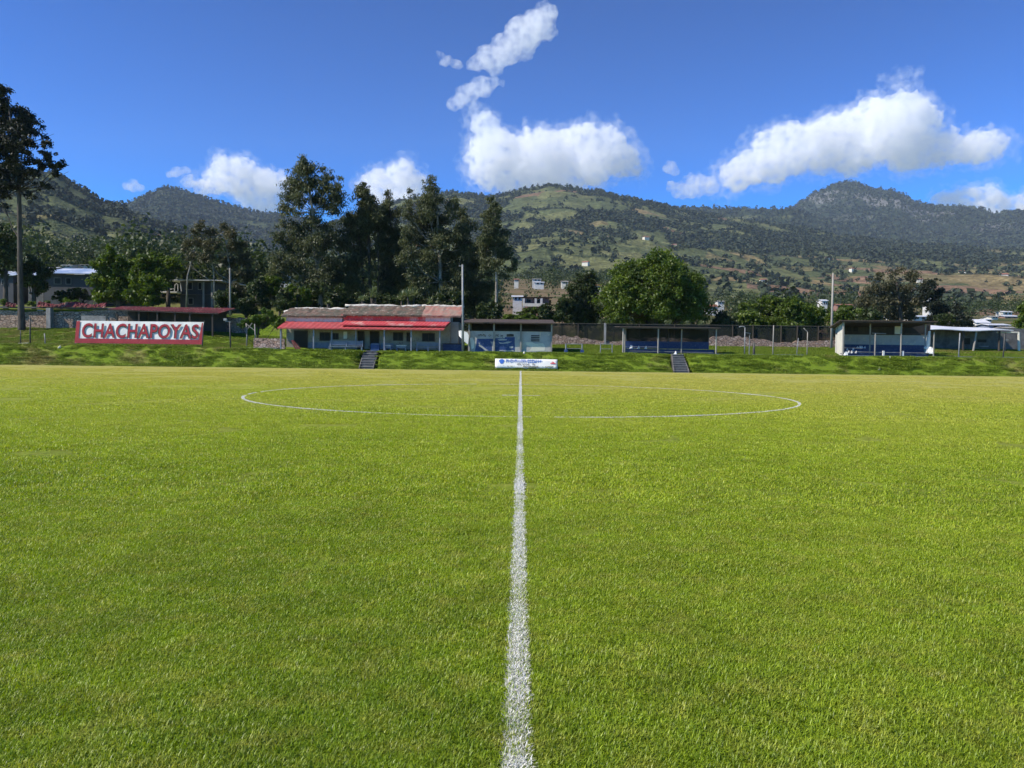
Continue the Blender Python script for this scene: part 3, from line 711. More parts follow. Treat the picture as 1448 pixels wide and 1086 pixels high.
MB().hexa([(cx1+.003, YW+.2, FLOOR-.2), (fx(650, YW+1.6), YW+.2, FLOOR-.2), (fx(650, YW+1.6), YB, FLOOR-.2), (cx1+.003, YB, FLOOR-.2), (cx1+.003, YW+.2, ze_l-.35), (fx(650, YW+1.6), YW+.2, ze_l-.35), (fx(650, YW+1.6), YB, ze_l-.35), (cx1+.003, YB, ze_l-.35)]).build('side_annex', MT['grey_wall'], base)

# --- benches under the awning
def bench(px0, px1, Y, zb, h_seat, h_back, label, slats=4, mat='bluegrey', grp=None):
    x0, x1 = fx(px0, Y), fx(px1, Y); r = empty('bench', ((x0+x1)/2, Y, zb)); tag(r, label, 'bench', grp)
    m = MB()
    for i in range(3): m.box(x0, x1, Y-.42+.15*i, Y-.30+.15*i, zb+h_seat-.04, zb+h_seat)
    m.build('seat', MT[mat], r)
    m = MB(); hh = (h_back-h_seat-.1)/slats
    for i in range(slats): m.box(x0, x1, Y+.04, Y+.08, zb+h_seat+.1+i*hh, zb+h_seat+.1+i*hh+hh*.68)
    m.build('backrest', MT[mat], r)
    for x in (x0+.06, (x0+x1)/2, x1-.06):
        m = MB(); m.box(x-.035, x+.035, Y-.40, Y-.33, zb, zb+h_seat-.045).box(x-.035, x+.035, Y-.003, Y+.037, zb, zb+h_back); m.build('leg', MT[mat], r)
    return r
bench(466, 513.5, YF+.15, FLOOR, .36, .86, 'long blue-grey slatted bench left of the upper steps end of the clubhouse', 4)
bench(589, 623, YF+.75, FLOOR, .38, .80, 'blue-grey slatted bench under the right end of the red awning', 3)
for px, q in ((545, 554), (561, 575)):
    x0, x1 = fx(px, YF+1), fx(q, YF+1); r = empty('table', ((x0+x1)/2, YF+1, FLOOR)); tag(r, ('narrow pale table beside the middle awning post' if px == 545 else 'wider pale table between two awning posts'), 'table')
    MB().box(x0, x1, YF+.7, YF+1.3, FLOOR+.46, FLOOR+.52).build('table_top', MT['white_wall'], r)
    MB().box(x0+.03, x1-.03, YF+.74, YF+.78, FLOOR+.30, FLOOR+.457).build('apron', MT['bluegrey'], r)
    for x in (x0+.05, x1-.05): MB().box(x-.04, x+.04, YF+.75, YF+1.25, FLOOR, FLOOR+.297).build('leg', MT['bluegrey'], r)
x = fx(531, YF+.6); r = empty('storage_box', (x, YF+.6, FLOOR)); tag(r, 'blue lidded storage box beside the clubhouse door above the steps', 'box')
MB().box(x-.36, x+.36, YF+.3, YF+.9, FLOOR, FLOOR+.5).build('box_body', MT['blue_paint'], r, bevel=.02); MB().hexa([(x-.4, YF+.27, FLOOR+.503), (x+.4, YF+.27, FLOOR+.503), (x+.4, YF+.93, FLOOR+.503), (x-.4, YF+.93, FLOOR+.503), (x-.3, YF+.5, FLOOR+.66), (x+.3, YF+.5, FLOOR+.66), (x+.3, YF+.8, FLOOR+.66), (x-.3, YF+.8, FLOOR+.66)]).build('lid', MT['bluegrey'], r)
# red gate panel leaning at the left of the veranda
a = Vector((fx(409, YF+1.2), YF+1.2, FLOOR)); r = empty('leaning_panel', a); tag(r, 'red plank panel leaning askew under the left end of the awning', 'panel')
MB().hexa([(fx(418, YF+1.2), YF+1.1, FLOOR+.02), (fx(427, YF+1.2), YF+1.1, FLOOR+.02), (fx(427, YF+1.2), YF+1.2, FLOOR+.02), (fx(418, YF+1.2), YF+1.2, FLOOR+.02), (fx(411, YF+1.2), YF+1.3, FLOOR+.85), (fx(414, YF+1.2), YF+1.3, FLOOR+.85), (fx(414, YF+1.2), YF+1.4, FLOOR+.85), (fx(411, YF+1.2), YF+1.4, FLOOR+.85)]).build('board', MT['tarp_red'], r)
m = MB(); m.bar((fx(422, YF+1), YF+1.08, FLOOR+.02), (fx(412, YF+1), YF+1.28, FLOOR+.8), .05); m.build('rail', MT['darkwood'], r)

# --- vine arbour with broken white wall to the left of the clubhouse
x0, x1 = fx(349, 69), fx(405, 69)
r = empty('low_wall', (fx(375, 68.5), 68.5, FLOOR)); tag(r, 'broken low white wall on a concrete plinth left of the clubhouse', 'wall')
m = MB(); rn = random.Random(5); n = 12; xa, xb = fx(359, 68.6), fx(403, 68.6); vs, fs = [], []
for i in range(n+1):
    xx = xa+(xb-xa)*i/n; zz = zt(375, 478.5, 68.6)+rn.uniform(-.04, .03); vs += [(xx, 68.5, FLOOR-.2), (xx, 68.5, zz), (xx, 68.75, zz), (xx, 68.75, FLOOR-.2)]
for i in range(n):
    a = i*4; fs += [(a, a+4, a+5, a+1), (a+1, a+5, a+6, a+2), (a+2, a+6, a+7, a+3)]
fs += [(0, 1, 2, 3), (n*4+3, n*4+2, n*4+1, n*4)]
m.add(vs, fs).build('wall_panel', MT['rubble_pink'], r)
MB().box(fx(348, 67.6), fx(392, 67.6), 67.4, 68.45, FLOOR-.5, zt(370, 491.5, 67.5)).build('plinth', MT['concrete'], r)
for i, (px, t) in enumerate(((348.5, 457), (360.5, 458), (398, 460))):
    xx = fx(px, 70); zz = zt(px, t, 70); q = empty('arbour_post', (xx, 70, FLOOR-.2)); tag(q, ('crooked wooden post at the left edge of the vine arbour', 'pale wooden post in the middle of the vine arbour', 'wooden post where the vine meets the clubhouse')[i], 'post')
    MB().tube([(xx, 70, FLOOR-.3), (xx+.04, 70, (FLOOR+zz)/2), (xx-.02, 70, zz)], [.07, .06, .05], 7).build('shaft', MT['pole'], q, smooth=True)
    if i < 2: MB().bar((xx+.02, 70, zz-.6), (xx-(.8 if i else -.5), 70, zz+.02), .06).build('brace', MT['pole'], q)

# --- steps up the bank
def steps(px0a, px1a, px0b, px1b, Y0, Y1, n, label, lean=0):
    xa0, xa1 = fx(px0a, Y0), fx(px1a, Y0); xb0, xb1 = fx(px0b, Y1), fx(px1b, Y1)
    r = empty('stairway', ((xa0+xa1)/2, Y0, 0)); tag(r, label, 'steps')
    m = MB(); zt_ = FLOOR+.02
    for i in range(n):
        t = i/n; t2 = (i+1)/n; y0 = Y0+(Y1-Y0)*t; l = xa0+(xb0-xa0)*t; rr = xa1+(xb1-xa1)*t; z = zt_*(i+1)/n
        m.box(l, rr, y0, Y1+.3, z-zt_/n, z-.003*(i < n-1))
    o = m.build('tread', MT['darkconc'], r); o.name = 'flight'
    m = MB()
    for i in range(n):
        t = i/n; y0 = Y0+(Y1-Y0)*t; l = xa0+(xb0-xa0)*t; rr = xa1+(xb1-xa1)*t; z = zt_*(i+1)/n
        m.box(l, rr, y0-.03, y0-.002, z-.035, z+.004)
    m.build('nosing', MT['concrete'], r)
    for (p0, p1, lab) in ((xa0, xb0, 'left'), (xa1, xb1, 'right')):
        s = -.06 if lab == 'left' else .06
        MB().hexa([(p0, Y0-.25, -.1), (p0+s, Y0-.25, -.1), (p1+s, Y1+.2, zt_-.3), (p1, Y1+.2, zt_-.3), (p0, Y0-.25, .14), (p0+s, Y0-.25, .14), (p1+s, Y1+.2, zt_+.05), (p1, Y1+.2, zt_+.05)]).build('side_kerb', MT['darkconc'], r)
steps(509.5, 528, 515, 534.5, 63.25, 66.4, 7, 'concrete steps up the grass bank in front of the clubhouse')
steps(954, 974, 951, 966, 63.25, 66.2, 8, 'narrow concrete steps up the bank below the blue bench shelter')

# --- CHACHAPOYAS banner
YBN = 67.0
bx0, bx1 = fx(105.5, YBN), fx(285.5, YBN); bz0, bz1 = zt(195, 486.2, YBN), zt(195, 453.6, YBN); gb = G((bx0+bx1)/2, YBN)
r = empty('banner', ((bx0+bx1)/2, YBN, gb)); tag(r, 'wide white banner with a red border reading CHACHAPOYAS on the grass bank', 'banner')
def cloth(mb, x0, x1, z0, z1, y, nx=30, nz=6, amp=.035, seed=2, sag=.0):
    rn = random.Random(seed); vs = []; ph = [rn.uniform(0, 6) for _ in range(4)]
    for j in range(nz+1):
        for i in range(nx+1):
            s, t = i/nx, j/nz; x = x0+(x1-x0)*s; z = z0+(z1-z0)*t-sag*math.sin(math.pi*s*4+ph[3])**2*(t > .99)
            vs.append((x, y+amp*math.sin(x*2.1+ph[0])*math.sin(t*3+ph[1])+amp*.4*math.sin(x*5.3+ph[2]), z))
    fs = [(j*(nx+1)+i, j*(nx+1)+i+1, (j+1)*(nx+1)+i+1, (j+1)*(nx+1)+i) for j in range(nz) for i in range(nx)]
    return mb.add(vs, fs)
m = MB(); cloth(m, bx0, bx1, bz0, bz1, YBN, 40, 6, .02); o = m.build('cloth', MT['cloth_white'], r)
md = o.modifiers.new('thickness', 'SOLIDIFY'); md.thickness = .012
bw = (bx1-bx0)
m = MB(); y = YBN-.075
zb1 = bz0+.40
m.box(bx0+.30, bx1-.30, y-.004, y+.004, bz0, zb1)
m.add([(bx0, y, bz0), (bx0+.30, y, bz0), (bx0+.30, y, bz1-.02), (bx0, y, bz1-.05)], [(0, 1, 2, 3)])
m.add([(bx1-.30, y, bz0), (bx1, y, bz0), (bx1-.02, y, bz1-.05), (bx1-.12, y, bz1-.1), (bx1-.30, y, zb1)], [(0, 1, 2, 3, 4)])
m.build('border', MT['cloth_red'], r)
def text_mesh(body, x0, x1, z0, z1, y, mat, name, parent, bold=.0, dx=0, dz=0, depth=.004):
    cu = bpy.data.curves.new(name, 'FONT'); cu.body = body; cu.size = 1; cu.offset = bold; cu.extrude = 0; cu.space_character = 1.06; cu.resolution_u = 4
    to = bpy.data.objects.new(name, cu); col.objects.link(to); dg = bpy.context.evaluated_depsgraph_get()
    me = bpy.data.meshes.new_from_object(to.evaluated_get(dg)); bpy.data.objects.remove(to); bpy.data.curves.remove(cu)
    P = np.array([v.co[:] for v in me.vertices]); mn, mx = P.min(0), P.max(0); s = (P-mn)/(mx-mn+1e-9)
    for v, q in zip(me.vertices, s): v.co = (x0+dx+(x1-x0)*q[0], y, z0+dz+(z1-z0)*q[1])
    me.materials.clear(); me.materials.append(mat); me.name = name
    o = bpy.data.objects.new(name, me); col.objects.link(o); o.parent = parent; o.matrix_parent_inverse = Matrix.Translation(parent.location).inverted(); return o
lx0, lx1 = fx(115, YBN), fx(280, YBN); lz0, lz1 = zt(195, 478.2, YBN), zt(195, 457.3, YBN)
text_mesh('CHACHAPOYAS', lx0, lx1, lz0, lz1, YBN-.095, MT['letter_dark'], 'letter_shadow', r, .03, -.03, -.02)
text_mesh('CHACHAPOYAS', lx0, lx1, lz0, lz1, YBN-.110, MT['letter_red'], 'lettering', r, .010)
for i in range(9): MB().tube([(bx0+bw*i/8, YBN+.08, gb-.2), (bx0+bw*i/8, YBN+.08, bz1+(.12 if i in (0, 8) else -.05))], .035, 6).build('stake', MT['darksteel'], r)

r.rotation_euler.x = R(-11)
# --- small sponsor banner at the foot of the bank
YS = 63.35; sx0, sx1 = fx(700.5, YS), fx(789, YS); sz0, sz1 = zt(745, 520.6, YS), zt(745, 506.8, YS)
r = empty('banner', ((sx0+sx1)/2, YS, 0)); tag(r, 'small white banner with blue lettering at the far end of the halfway line', 'banner')
m = MB(); cloth(m, sx0, sx1, sz0, sz1, YS, 24, 4, .02, 8); o = m.build('cloth', MT['cloth_white'], r, smooth=True); o.modifiers.new('thickness', 'SOLIDIFY').thickness = .01
sw, sh = sx1-sx0, sz1-sz0
def glyphs(mb, x0, x1, z0, z1, n, rn, y, fill=.8):
    w_ = (x1-x0)/n
    for i in range(n):
        if rn.random() > fill: continue
        a = x0+w_*i; b = a+w_*.82; t = w_*.24
        k_ = rn.randrange(4)
        mb.box(a, a+t, y-.003, y, z0, z1)
        if k_ in (0, 1): mb.box(a+t, b, y-.003, y, z1-(z1-z0)*.26, z1)
        if k_ in (0, 2): mb.box(a+t, b, y-.003, y, z0, z0+(z1-z0)*.26)
        if k_ in (1, 2, 3): mb.box(b-t, b, y-.003, y, z0+(z1-z0)*.27, z0+(z1-z0)*.73)
    return mb
rn = random.Random(3)
glyphs(MB(), sx0+sw*.175, sx0+sw*.76, sz0+sh*.60, sz0+sh*.92, 17, rn, YS-.05, 1).build('lettering', MT['letter_blue'], r)
for q_ in (lambda m: glyphs(m, sx0+sw*.33, sx0+sw*.64, sz0+sh*.36, sz0+sh*.50, 14, rn, YS-.05, .8), lambda m: glyphs(m, sx0+sw*.41, sx0+sw*.70, sz0+sh*.08, sz0+sh*.26, 14, rn, YS-.05, .85), lambda m: glyphs(m, sx0+sw*.2, sx0+sw*.34, sz0+sh*.12, sz0+sh*.2, 10, rn, YS-.05, .7), lambda m: glyphs(m, sx0+sw*.76, sx0+sw*.96, sz0+sh*.12, sz0+sh*.22, 10, rn, YS-.05, .7)):
    o = q_(MB()).build('lettering', MT['letter_dark'], r); tag(o, 'small dark lettering below the blue line')
m = MB(); cxr, czr = sx0+sw*.105, sz0+sh*.70
m.add([(cxr+.2*math.cos(a)*(1+.2*math.sin(3*a)), YS-.05, czr+.2*math.sin(a)) for a in np.linspace(0, 2*math.pi, 13)[:-1]], [tuple(range(12))]); m.build('crest', MT['letter_blue'], r)
m = MB(); 
for i in range(5): m.add([(sx0+sw*(.88+.02*i), YS-.05, sz0+sh*.5), (sx0+sw*(.905+.02*i), YS-.05, sz0+sh*.5), (sx0+sw*(.90+.012*i), YS-.05, sz0+sh*(.62+.22*(1-abs(i-2)/2)))], [(0, 1, 2)])
m.build('emblem', MT['logo_red'], r)
for i in range(5): MB().tube([(sx0+sw*i/4, YS+.04, -.05), (sx0+sw*i/4, YS+.04, sz1+.03)], .018, 6).build('stake', MT['darksteel'], r)

r.rotation_euler.x = R(-20)
# --- painted booth (press box) with open upper half
YP, YPB = 68.6, 71.6
px0, px1 = fx(662, YP), fx(780.5, YP); zf = G(2, 68.6)-.1; zp = zt(720, 468.5, YP)
r = empty('open_booth', ((px0+px1)/2, YP, zf)); tag(r, 'pale open booth with blue mural panels and a flat dark roof', 'shelter')
front = MB().box(px0, px1, YP, YP+.15, zf-.3, zp).build('front_wall', MT['bluewhite'], r)
MB().box(px0-.02, px1+.02, YP-.04, YP+.2, zp+.002, zp+.08).build('counter', MT['darkwood'], r)
MB().box(px0, px1, YPB, YPB+.15, zf-.3, zt(720, 455, YPB)).build('back_wall', MT['rust'], r)
MB().box(px0, px0+.12, YP+.152, YPB-.003, zf-.3, zt(720, 456, YP)).build('side_wall', MT['bluewhite'], r)
plate(MB(), [(px0-.5, YP-.7, zt(720, 456, YP-.7)), (px1+.2, YP-.7, zt(720, 456, YP-.7)), (px1+.2, YPB+.6, zt(720, 451.5, YPB+.6)), (px0-.5, YPB+.6, zt(720, 451.5, YPB+.6))], .1).build('roof', MT['rust'], r)
zr_ = zt(720, 456, YP-.7)-.11
for px in (663.5, 698.5, 736.5, 780):
    x = fx(px, YP-.12); MB().box(x-.06, x+.06, YP-.16, YP-.045, zf-.2, zr_+.06).build('post', MT['pole'], r)
for (a, b) in ((703, 735), (739, 772)):
    MB().box(fx(a, YPB), fx(b, YPB), YPB-.06, YPB-.003, zp+.3, zt(720, 458, YPB)-.1).build('recess_board', MT['dark'], r)
MB().box(fx(757, YPB), fx(758.5, YPB), YPB-.1, YPB-.065, zp, zt(720, 457, YPB)).build('inner_post', MT['darkwood'], r)
# mural
ym = YP-.006
def poly(pts, y, mat, name, lab=None, par=r):
    o = MB().add([(fx(a, YP, b), y, zt(a, b, YP)) for a, b in pts], [tuple(range(len(pts)))]).build(name, MT[mat], par)
    if lab: tag(o, lab)
    return o
poly([(671.5, 497), (674.5, 479), (699, 479), (699, 497)], ym, 'blue_paint', 'mural_panel', 'slanting blue mural panel')
poly([(700, 497), (700, 478.3), (714, 478.3), (714, 476.6), (728, 476.6), (728, 497)], ym, 'blue_paint', 'mural_panel', 'squarer blue mural panel')
m = MB()
for pts in ([(677, 484), (679, 487), (684, 491), (690, 495.5), (687, 496), (681, 492), (677, 489)], [(693.5, 483), (698, 483.5), (699, 487), (697, 497), (695.8, 497), (695.8, 487)], [(703.5, 480), (708, 479), (717, 480), (716, 481.2), (706, 481.6)], [(705, 483.8), (711, 484.8), (718, 483), (724, 483.2), (718, 485.6), (707, 486.2)], [(720, 490), (726, 489.4), (725, 492), (721, 492.6)], [(706, 494.8), (727, 495.4), (727, 496.4), (706, 496)]):
    m.add([(fx(a, YP, b), ym-.004, zt(a, b, YP)) for a, b in pts], [tuple(range(len(pts)))])
m.build('mural_shapes', MT['bluewhite'], r)
poly([(716.3, 476.2), (716.5, 472.6), (722, 472), (726.5, 472.8), (726.5, 476)], ym-.003, 'darkwood', 'small_sign', 'small yellowish-brown painted sign')
rn = random.Random(11); zz0, zz1 = zt(690, 476, YP), zt(690, 472.6, YP)
for (a, b, lo, hi, n) in ((676, 687.5, 0, 0, 5), (691, 695, .02, -.03, 2), (701, 706, .02, -.02, 2), (708, 712, -.06, -.06, 2)):
    glyphs(MB(), fx(a, YP), fx(b, YP), zz0+lo, zz1+hi, n, rn, ym, 1).build('lettering', MT['letter_dark'], r)
m = MB()
for i in range(4): m.box(fx(751, YP), fx(763, YP), YP-.03, YP-.003, zt(757, 474+2.4*i+1.5, YP), zt(757, 474+2.4*i, YP))
w_ = m.build('louvre_window', MT['letter_dark'], r)
poly([(742.5, 484), (752, 483.5), (757, 486), (768, 485.5), (771, 490), (770, 496), (748, 496.5), (752, 491), (744, 488)], ym, 'cream_wall', 'pale_patch', 'cream patch of peeled paint')
poly([(664, 478), (668, 477), (671, 484), (670, 492), (667, 494)], ym, 'cloth_white', 'pale_patch', 'white patch at the left end')  # flat white patch laid on the left end of the front wall
# white tarpaulin hanging at the booth's left end
t = empty('tarpaulin', (fx(655, 68.2), 68.2, zf)); tag(t, 'ragged white tarpaulin hanging between the clubhouse and the painted booth', 'tarpaulin')
pts = [(648.5, 468), (651, 467), (661, 470), (663, 474), (662.5, 484), (661.5, 487), (656, 483), (652, 478), (649, 475)]
o = MB().add([(fx(a, 68.2, b), 68.2+.1*math.sin(a*.7), zt(a, b, 68.2)) for a, b in pts], [tuple(range(len(pts)))]).build('sheet', MT['cloth_white'], t); o.modifiers.new('thickness', 'SOLIDIFY').thickness = .02
MB().tube([(fx(648.5, 68.2), 68.2, zt(648, 467, 68.2)), (fx(663, 68.2), 68.2, zt(663, 469, 68.2))], .02, 6).build('cord', MT['pole'], t)
# low blue-black counter by the annex
x0, x1 = fx(627, 69.6), fx(656, 69.6); t = empty('low_counter', ((x0+x1)/2, 69.6, FLOOR)); tag(t, 'dark blue low counter standing against the grey annex of the clubhouse', 'counter')
MB().box(x0, x1, 69.4, 70.2, FLOOR-.2, zt(640, 487, 69.6)).build('counter_body', MT['blue_seat'], t); MB().box(x0-.05, x1+.05, 69.35, 70.2, zt(640, 487, 69.6)+.002, zt(640, 485.6, 69.6)).build('counter_top', MT['dark'], t)

# --- low blue hurdle rails right of the booth
for i, (a, b, lab) in enumerate(((800.5, 823.5, 'low pipe hurdle with blue feet right of the painted booth'), (849.5, 866, 'low plain pipe hurdle left of the blue bench shelter'))):
    Y = 67.6; r = empty('hurdle', (fx((a+b)/2, Y), Y, G(fx(a, Y), Y))); tag(r, lab, 'hurdle')
    zt0, zt1 = zt((a+b)/2, 486.5, Y), G(fx(a, Y), Y)
    for px in (a, b):
        x = fx(px, Y); MB().tube([(x, Y, zt1-.2), (x, Y, zt0+.05)], .06 if i == 0 else .04, 7).build('upright', MT['steel'], r)
        if i == 0: MB().box(x-.14, x+.14, Y-.12, Y+.12, zt1-.1, zt1+.3).build('foot', MT['blue_paint'], r)
    MB().tube([(fx(a, Y), Y, zt0), (fx(b, Y), Y, zt0)], .03, 6).tube([(fx(a, Y), Y, (zt0+zt1)/2), (fx(b, Y), Y, (zt0+zt1)/2)], .022, 6).build('rail', MT['steel'], r)

# --- blue bench shelter (dugout)
YD, YDB = 67.1, 69.9
dx0, dx1 = fx(881.5, YD), fx(1004, YD); zd = G(dx0+3, YD)-.02
r = empty('bench_shelter', ((dx0+dx1)/2, YD, zd)); tag(r, 'open shelter with a long dark blue bench, thin posts and a flat roof', 'shelter')
zr = zt(945, 462.6, YD)
plate(MB(), [(dx0-.4, YD-.35, zr), (fx(1018, YD), YD-.35, zr), (fx(1018, YD), YDB+.2, zr+.12), (dx0-.4, YDB+.2, zr+.12)], .06).build('roof', MT['rust'], r)
m = MB(); m.bar((dx0-.3, YD-.2, zr-.10), (fx(1016, YD), YD-.2, zr-.10), .07); m.bar((dx0-.3, YDB, zr-.02), (fx(1016, YD), YDB, zr-.02), .07); m.build('roof_beam', MT['darksteel'], r)
for px, Y, rad in ((881.5, YD, .075), (884, YD+.5, .05), (931, YD, .06), (964, YD+.3, .05), (1013, YD, .055)):
    x = fx(px, Y); MB().tube([(x, Y, zd-.3), (x, Y, zr-.07)], rad, 8).build('post', MT['pole'], r)
for px in (886, 945, 1002):
    x = fx(px, YDB); MB().tube([(x, YDB, zd), (x, YDB, zr-.03)], .045, 7).build('post', MT['darksteel'], r)
zs0 = zt(945, 483, YDB-.6)
bk = MB(); bk.box(fx(883.5, YDB-.6), fx(1002.5, YDB-.6), YDB-.64, YDB-.58, zd+.5, zs0); bk.build('backrest', MT['blue_seat'], r)
MB().box(fx(883.5, YD+.8), fx(1010, YD+.8), YD+.5, YDB-.66, zd+.40, zd+.46).build('seat', MT['blue_seat'], r)
MB().box(fx(883.5, YD+.8), fx(1010, YD+.8), YD+.56, YD+.60, zd-.05, zd+.397).build('riser', MT['blue_seat'], r)
m = MB(); m.tube([(fx(883, YD), YD+.2, zd+.62), (fx(931, YD), YD+.2, zd+.62)], .022, 6); m.tube([(fx(883, YD), YD+.15, zd+.28), (fx(1010, YD), YD+.15, zd+.2)], .022, 6); m.build('handrail', MT['steel'], r)
MB().box(fx(882, YDB), fx(1003, YDB), YDB+.08, YDB+.10, zs0+.0, zr-.05).build('shade_net', MT['net'], r)
def bag(px, py, Y, z, s, lab, mat='cloth_white', nm='plastic_bag', cat='bag'):
    bm = bmesh.new(); bmesh.ops.create_icosphere(bm, subdivisions=2, radius=s); rn2 = random.Random(int(px*10))
    for v in bm.verts:
        v.co = v.co*(.75+.5*rn2.random()); v.co.z = max(v.co.z*.9+s*.5, 0)+(s*.9 if v.co.z > s*.8 else 0)
    me = bpy.data.meshes.new(nm); bm.to_mesh(me); bm.free(); me.materials.append(MT[mat]); o = bpy.data.objects.new(nm, me); col.objects.link(o); o.location = (fx(px, Y, py), Y, z); tag(o, lab, cat); return o
bag(892.5, 495, YD+.7, zd+.46, .13, 'small white bag on the blue bench, first from its left post')
bag(903, 495, YD+.7, zd+.46, .12, 'small white bag in the middle of the three on the blue bench')
bag(913, 495, YD+.7, zd+.46, .11, 'small white bag on the blue bench nearest the middle post')
bag(955, 500, YD-.3, zd, .13, 'crumpled white bag on the ground at the top of the narrow steps')

# --- covered stand on the right
YR, YRB = 67.2, 70.8
rx0, rx1 = fx(1182, YR), fx(1323, YR); zg = G(rx0+4, YR)-.02
r = empty('covered_stand', ((rx0+rx1)/2, YR, zg)); tag(r, 'roofed spectator stand with cream side wall and blue tiered seats', 'stand')
zrf, zrb = zt(1250, 453.2, YR-.3), zt(1250, 456, YRB)
MB().hexa([(fx(1179, YRB), YRB, zg-.2), (fx(1179, YRB)+.14, YRB, zg-.2), (fx(1179, YRB)+.14, YRB+2.2, zg-.2), (fx(1179, YRB), YRB+2.2, zg-.2), (fx(1179, YRB), YRB, zrb-.1), (fx(1179, YRB)+.14, YRB, zrb-.1), (fx(1179, YRB)+.14, YRB+2.2, zrb-.6), (fx(1179, YRB), YRB+2.2, zrb-.6)])
sw_ = MB(); sw_.hexa([(fx(1181, YRB+1), YRB+.9, zg-.2), (fx(1191, YR+.8), YR+.7, zg-.2), (fx(1191, YR+.8)+.14, YR+.7, zg-.2), (fx(1181, YRB+1)+.14, YRB+.9, zg-.2), (fx(1181, YRB+1), YRB+.9, zt(1181, 461, YRB+1)), (fx(1191, YR+.8), YR+.7, zt(1191, 456, YR+.8)), (fx(1191, YR+.8)+.14, YR+.7, zt(1191, 456, YR+.8)), (fx(1181, YRB+1)+.14, YRB+.9, zt(1181, 461, YRB+1))])
sw_.build('side_wall', MT['cream_wall'], r)
zlow = zt(1250, 473, YRB)
MB().box(fx(1184, YRB), fx(1316, YRB), YRB, YRB+.15, zg-.2, zlow).build('back_wall', MT['bluewhite'], r)
MB().box(fx(1184, YRB), fx(1316, YRB), YRB+.05, YRB+.14, zlow+.003, zrf-.03).build('upper_wall', MT['darkwood'], r)
MB().box(fx(1182, YRB), fx(1318, YRB), YRB-.05, YRB-.002, zlow-.04, zlow+.08).build('ledge', MT['darkwood'], r)
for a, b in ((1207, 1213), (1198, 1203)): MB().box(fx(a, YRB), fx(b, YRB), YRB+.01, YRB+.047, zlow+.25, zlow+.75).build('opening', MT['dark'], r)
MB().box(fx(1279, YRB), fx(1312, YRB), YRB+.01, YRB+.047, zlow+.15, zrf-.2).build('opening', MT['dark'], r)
MB().box(fx(1264.5, YRB-.6), fx(1272.5, YRB-.6), YRB-.75, YRB-.6, zt(1268, 472.5, YRB-.6), zrf-.06).build('partition', MT['cream_wall'], r)
plate(MB(), [(fx(1187, YR-.4), YR-.4, zrf), (fx(1326, YR-.4), YR-.4, zrf), (fx(1322, YR-.4), YRB+1.2, zrf-.42), (fx(1173, YRB+1), YRB+1.2, zrf-.42)], .08).build('roof', MT['rust'], r)
m = MB(); m.bar((fx(1188, YR), YR-.3, zrf-.14), (fx(1322, YR), YR-.3, zrf-.14), .09); m.build('roof_beam', MT['darkwood'], r)
for px, Y, t in ((1192.5, YR, 455), (1230.5, YR+1.2, 457), (1238, YR, 471), (1274.5, YR, 455), (1308.5, YR+1, 457), (1321, YR, 470)):
    x = fx(px, Y); MB().tube([(x, Y, zg-.2), (x, Y, zt(px, t, Y) if t != 455 else zrf-.19)], .06 if px != 1192.5 else .075, 8).build('post', MT['pole'] if px != 1308.5 else MT['steel'], r)
m = MB(); m.tube([(fx(1233, YR), YR, zt(1235, 471, YR)), (fx(1253, YR), YR, zt(1245, 472, YR))], .03, 6); m.build('bracket', MT['steel'], r)
for i in range(3):
    z0 = zg+.28+.22*i; y0 = YR+.5+.75*i
    t = MB().box(fx(1194, y0), fx(1314, y0), y0, y0+.75, z0-.06, z0).box(fx(1194, y0), fx(1314, y0), y0+.04, y0+.10, zg-.1, z0-.063).build('seat_tier', MT['blue_seat'], r)
MB().box(fx(1194, YRB-.4), fx(1314, YRB-.4), YRB-.45, YRB-.38, zg+.3, zt(1250, 487.5, YRB-.4)).build('backrest', MT['blue_seat'], r)
m = MB()
m.tube([(fx(1196, YR), YR+.1, zg+.40), (fx(1318, YR), YR+.1, zg+.36)], .028, 6); m.tube([(fx(1196, YR), YR+.25, zg+.72), (fx(1222, YR), YR+.25, zg+.7)], .025, 6); m.build('handrail', MT['steel'], r)
for px in (1250.5, 1278): 
    x = fx(px, YR); MB().box(x-.07, x+.07, YR, YR+.12, zg-.1, zg+.52).build('rail_block', MT['cloth_white'], r)
MB().hexa([(fx(1314, YR), YR+.4, zg+.35), (fx(1318.5, YR), YR+.4, zg+.35), (fx(1318.5, YR), YR+.6, zg+.35), (fx(1314, YR), YR+.6, zg+.35), (fx(1317.5, YR), YR+.4, zt(1318, 468, YR)), (fx(1319.3, YR), YR+.4, zt(1318, 468, YR)), (fx(1319.3, YR), YR+.6, zt(1318, 468, YR)), (fx(1317.5, YR), YR+.6, zt(1318, 468, YR))]).build('end_buttress', MT['cloth_white'], r)
bag(1196, 502, YR-.1, zg, .17, 'white sack at the foot of the cream left post of the stand', nm='sack', cat='sack')
bag(1311, 487, YR+.6, zg+.72, .2, 'round white sack on the right end of the blue seats', nm='sack', cat='sack')
bag(1316, 492, YR+.2, zg+.3, .24, 'large white sack against the buttress of the stand', nm='sack', cat='sack')
rn = random.Random(9)
for i in range(9):
    px = 1198+i*3+rn.uniform(-1, 1); k2 = rn.randrange(3); y0 = YR+.7+.75*k2
    bag(px, 490, y0, zg+.28+.22*k2, .09, 'small pale bottle or scrap on the left end of the blue seats', nm='litter_scrap', cat='scrap')['group'] = 'pale scraps on the blue seats'

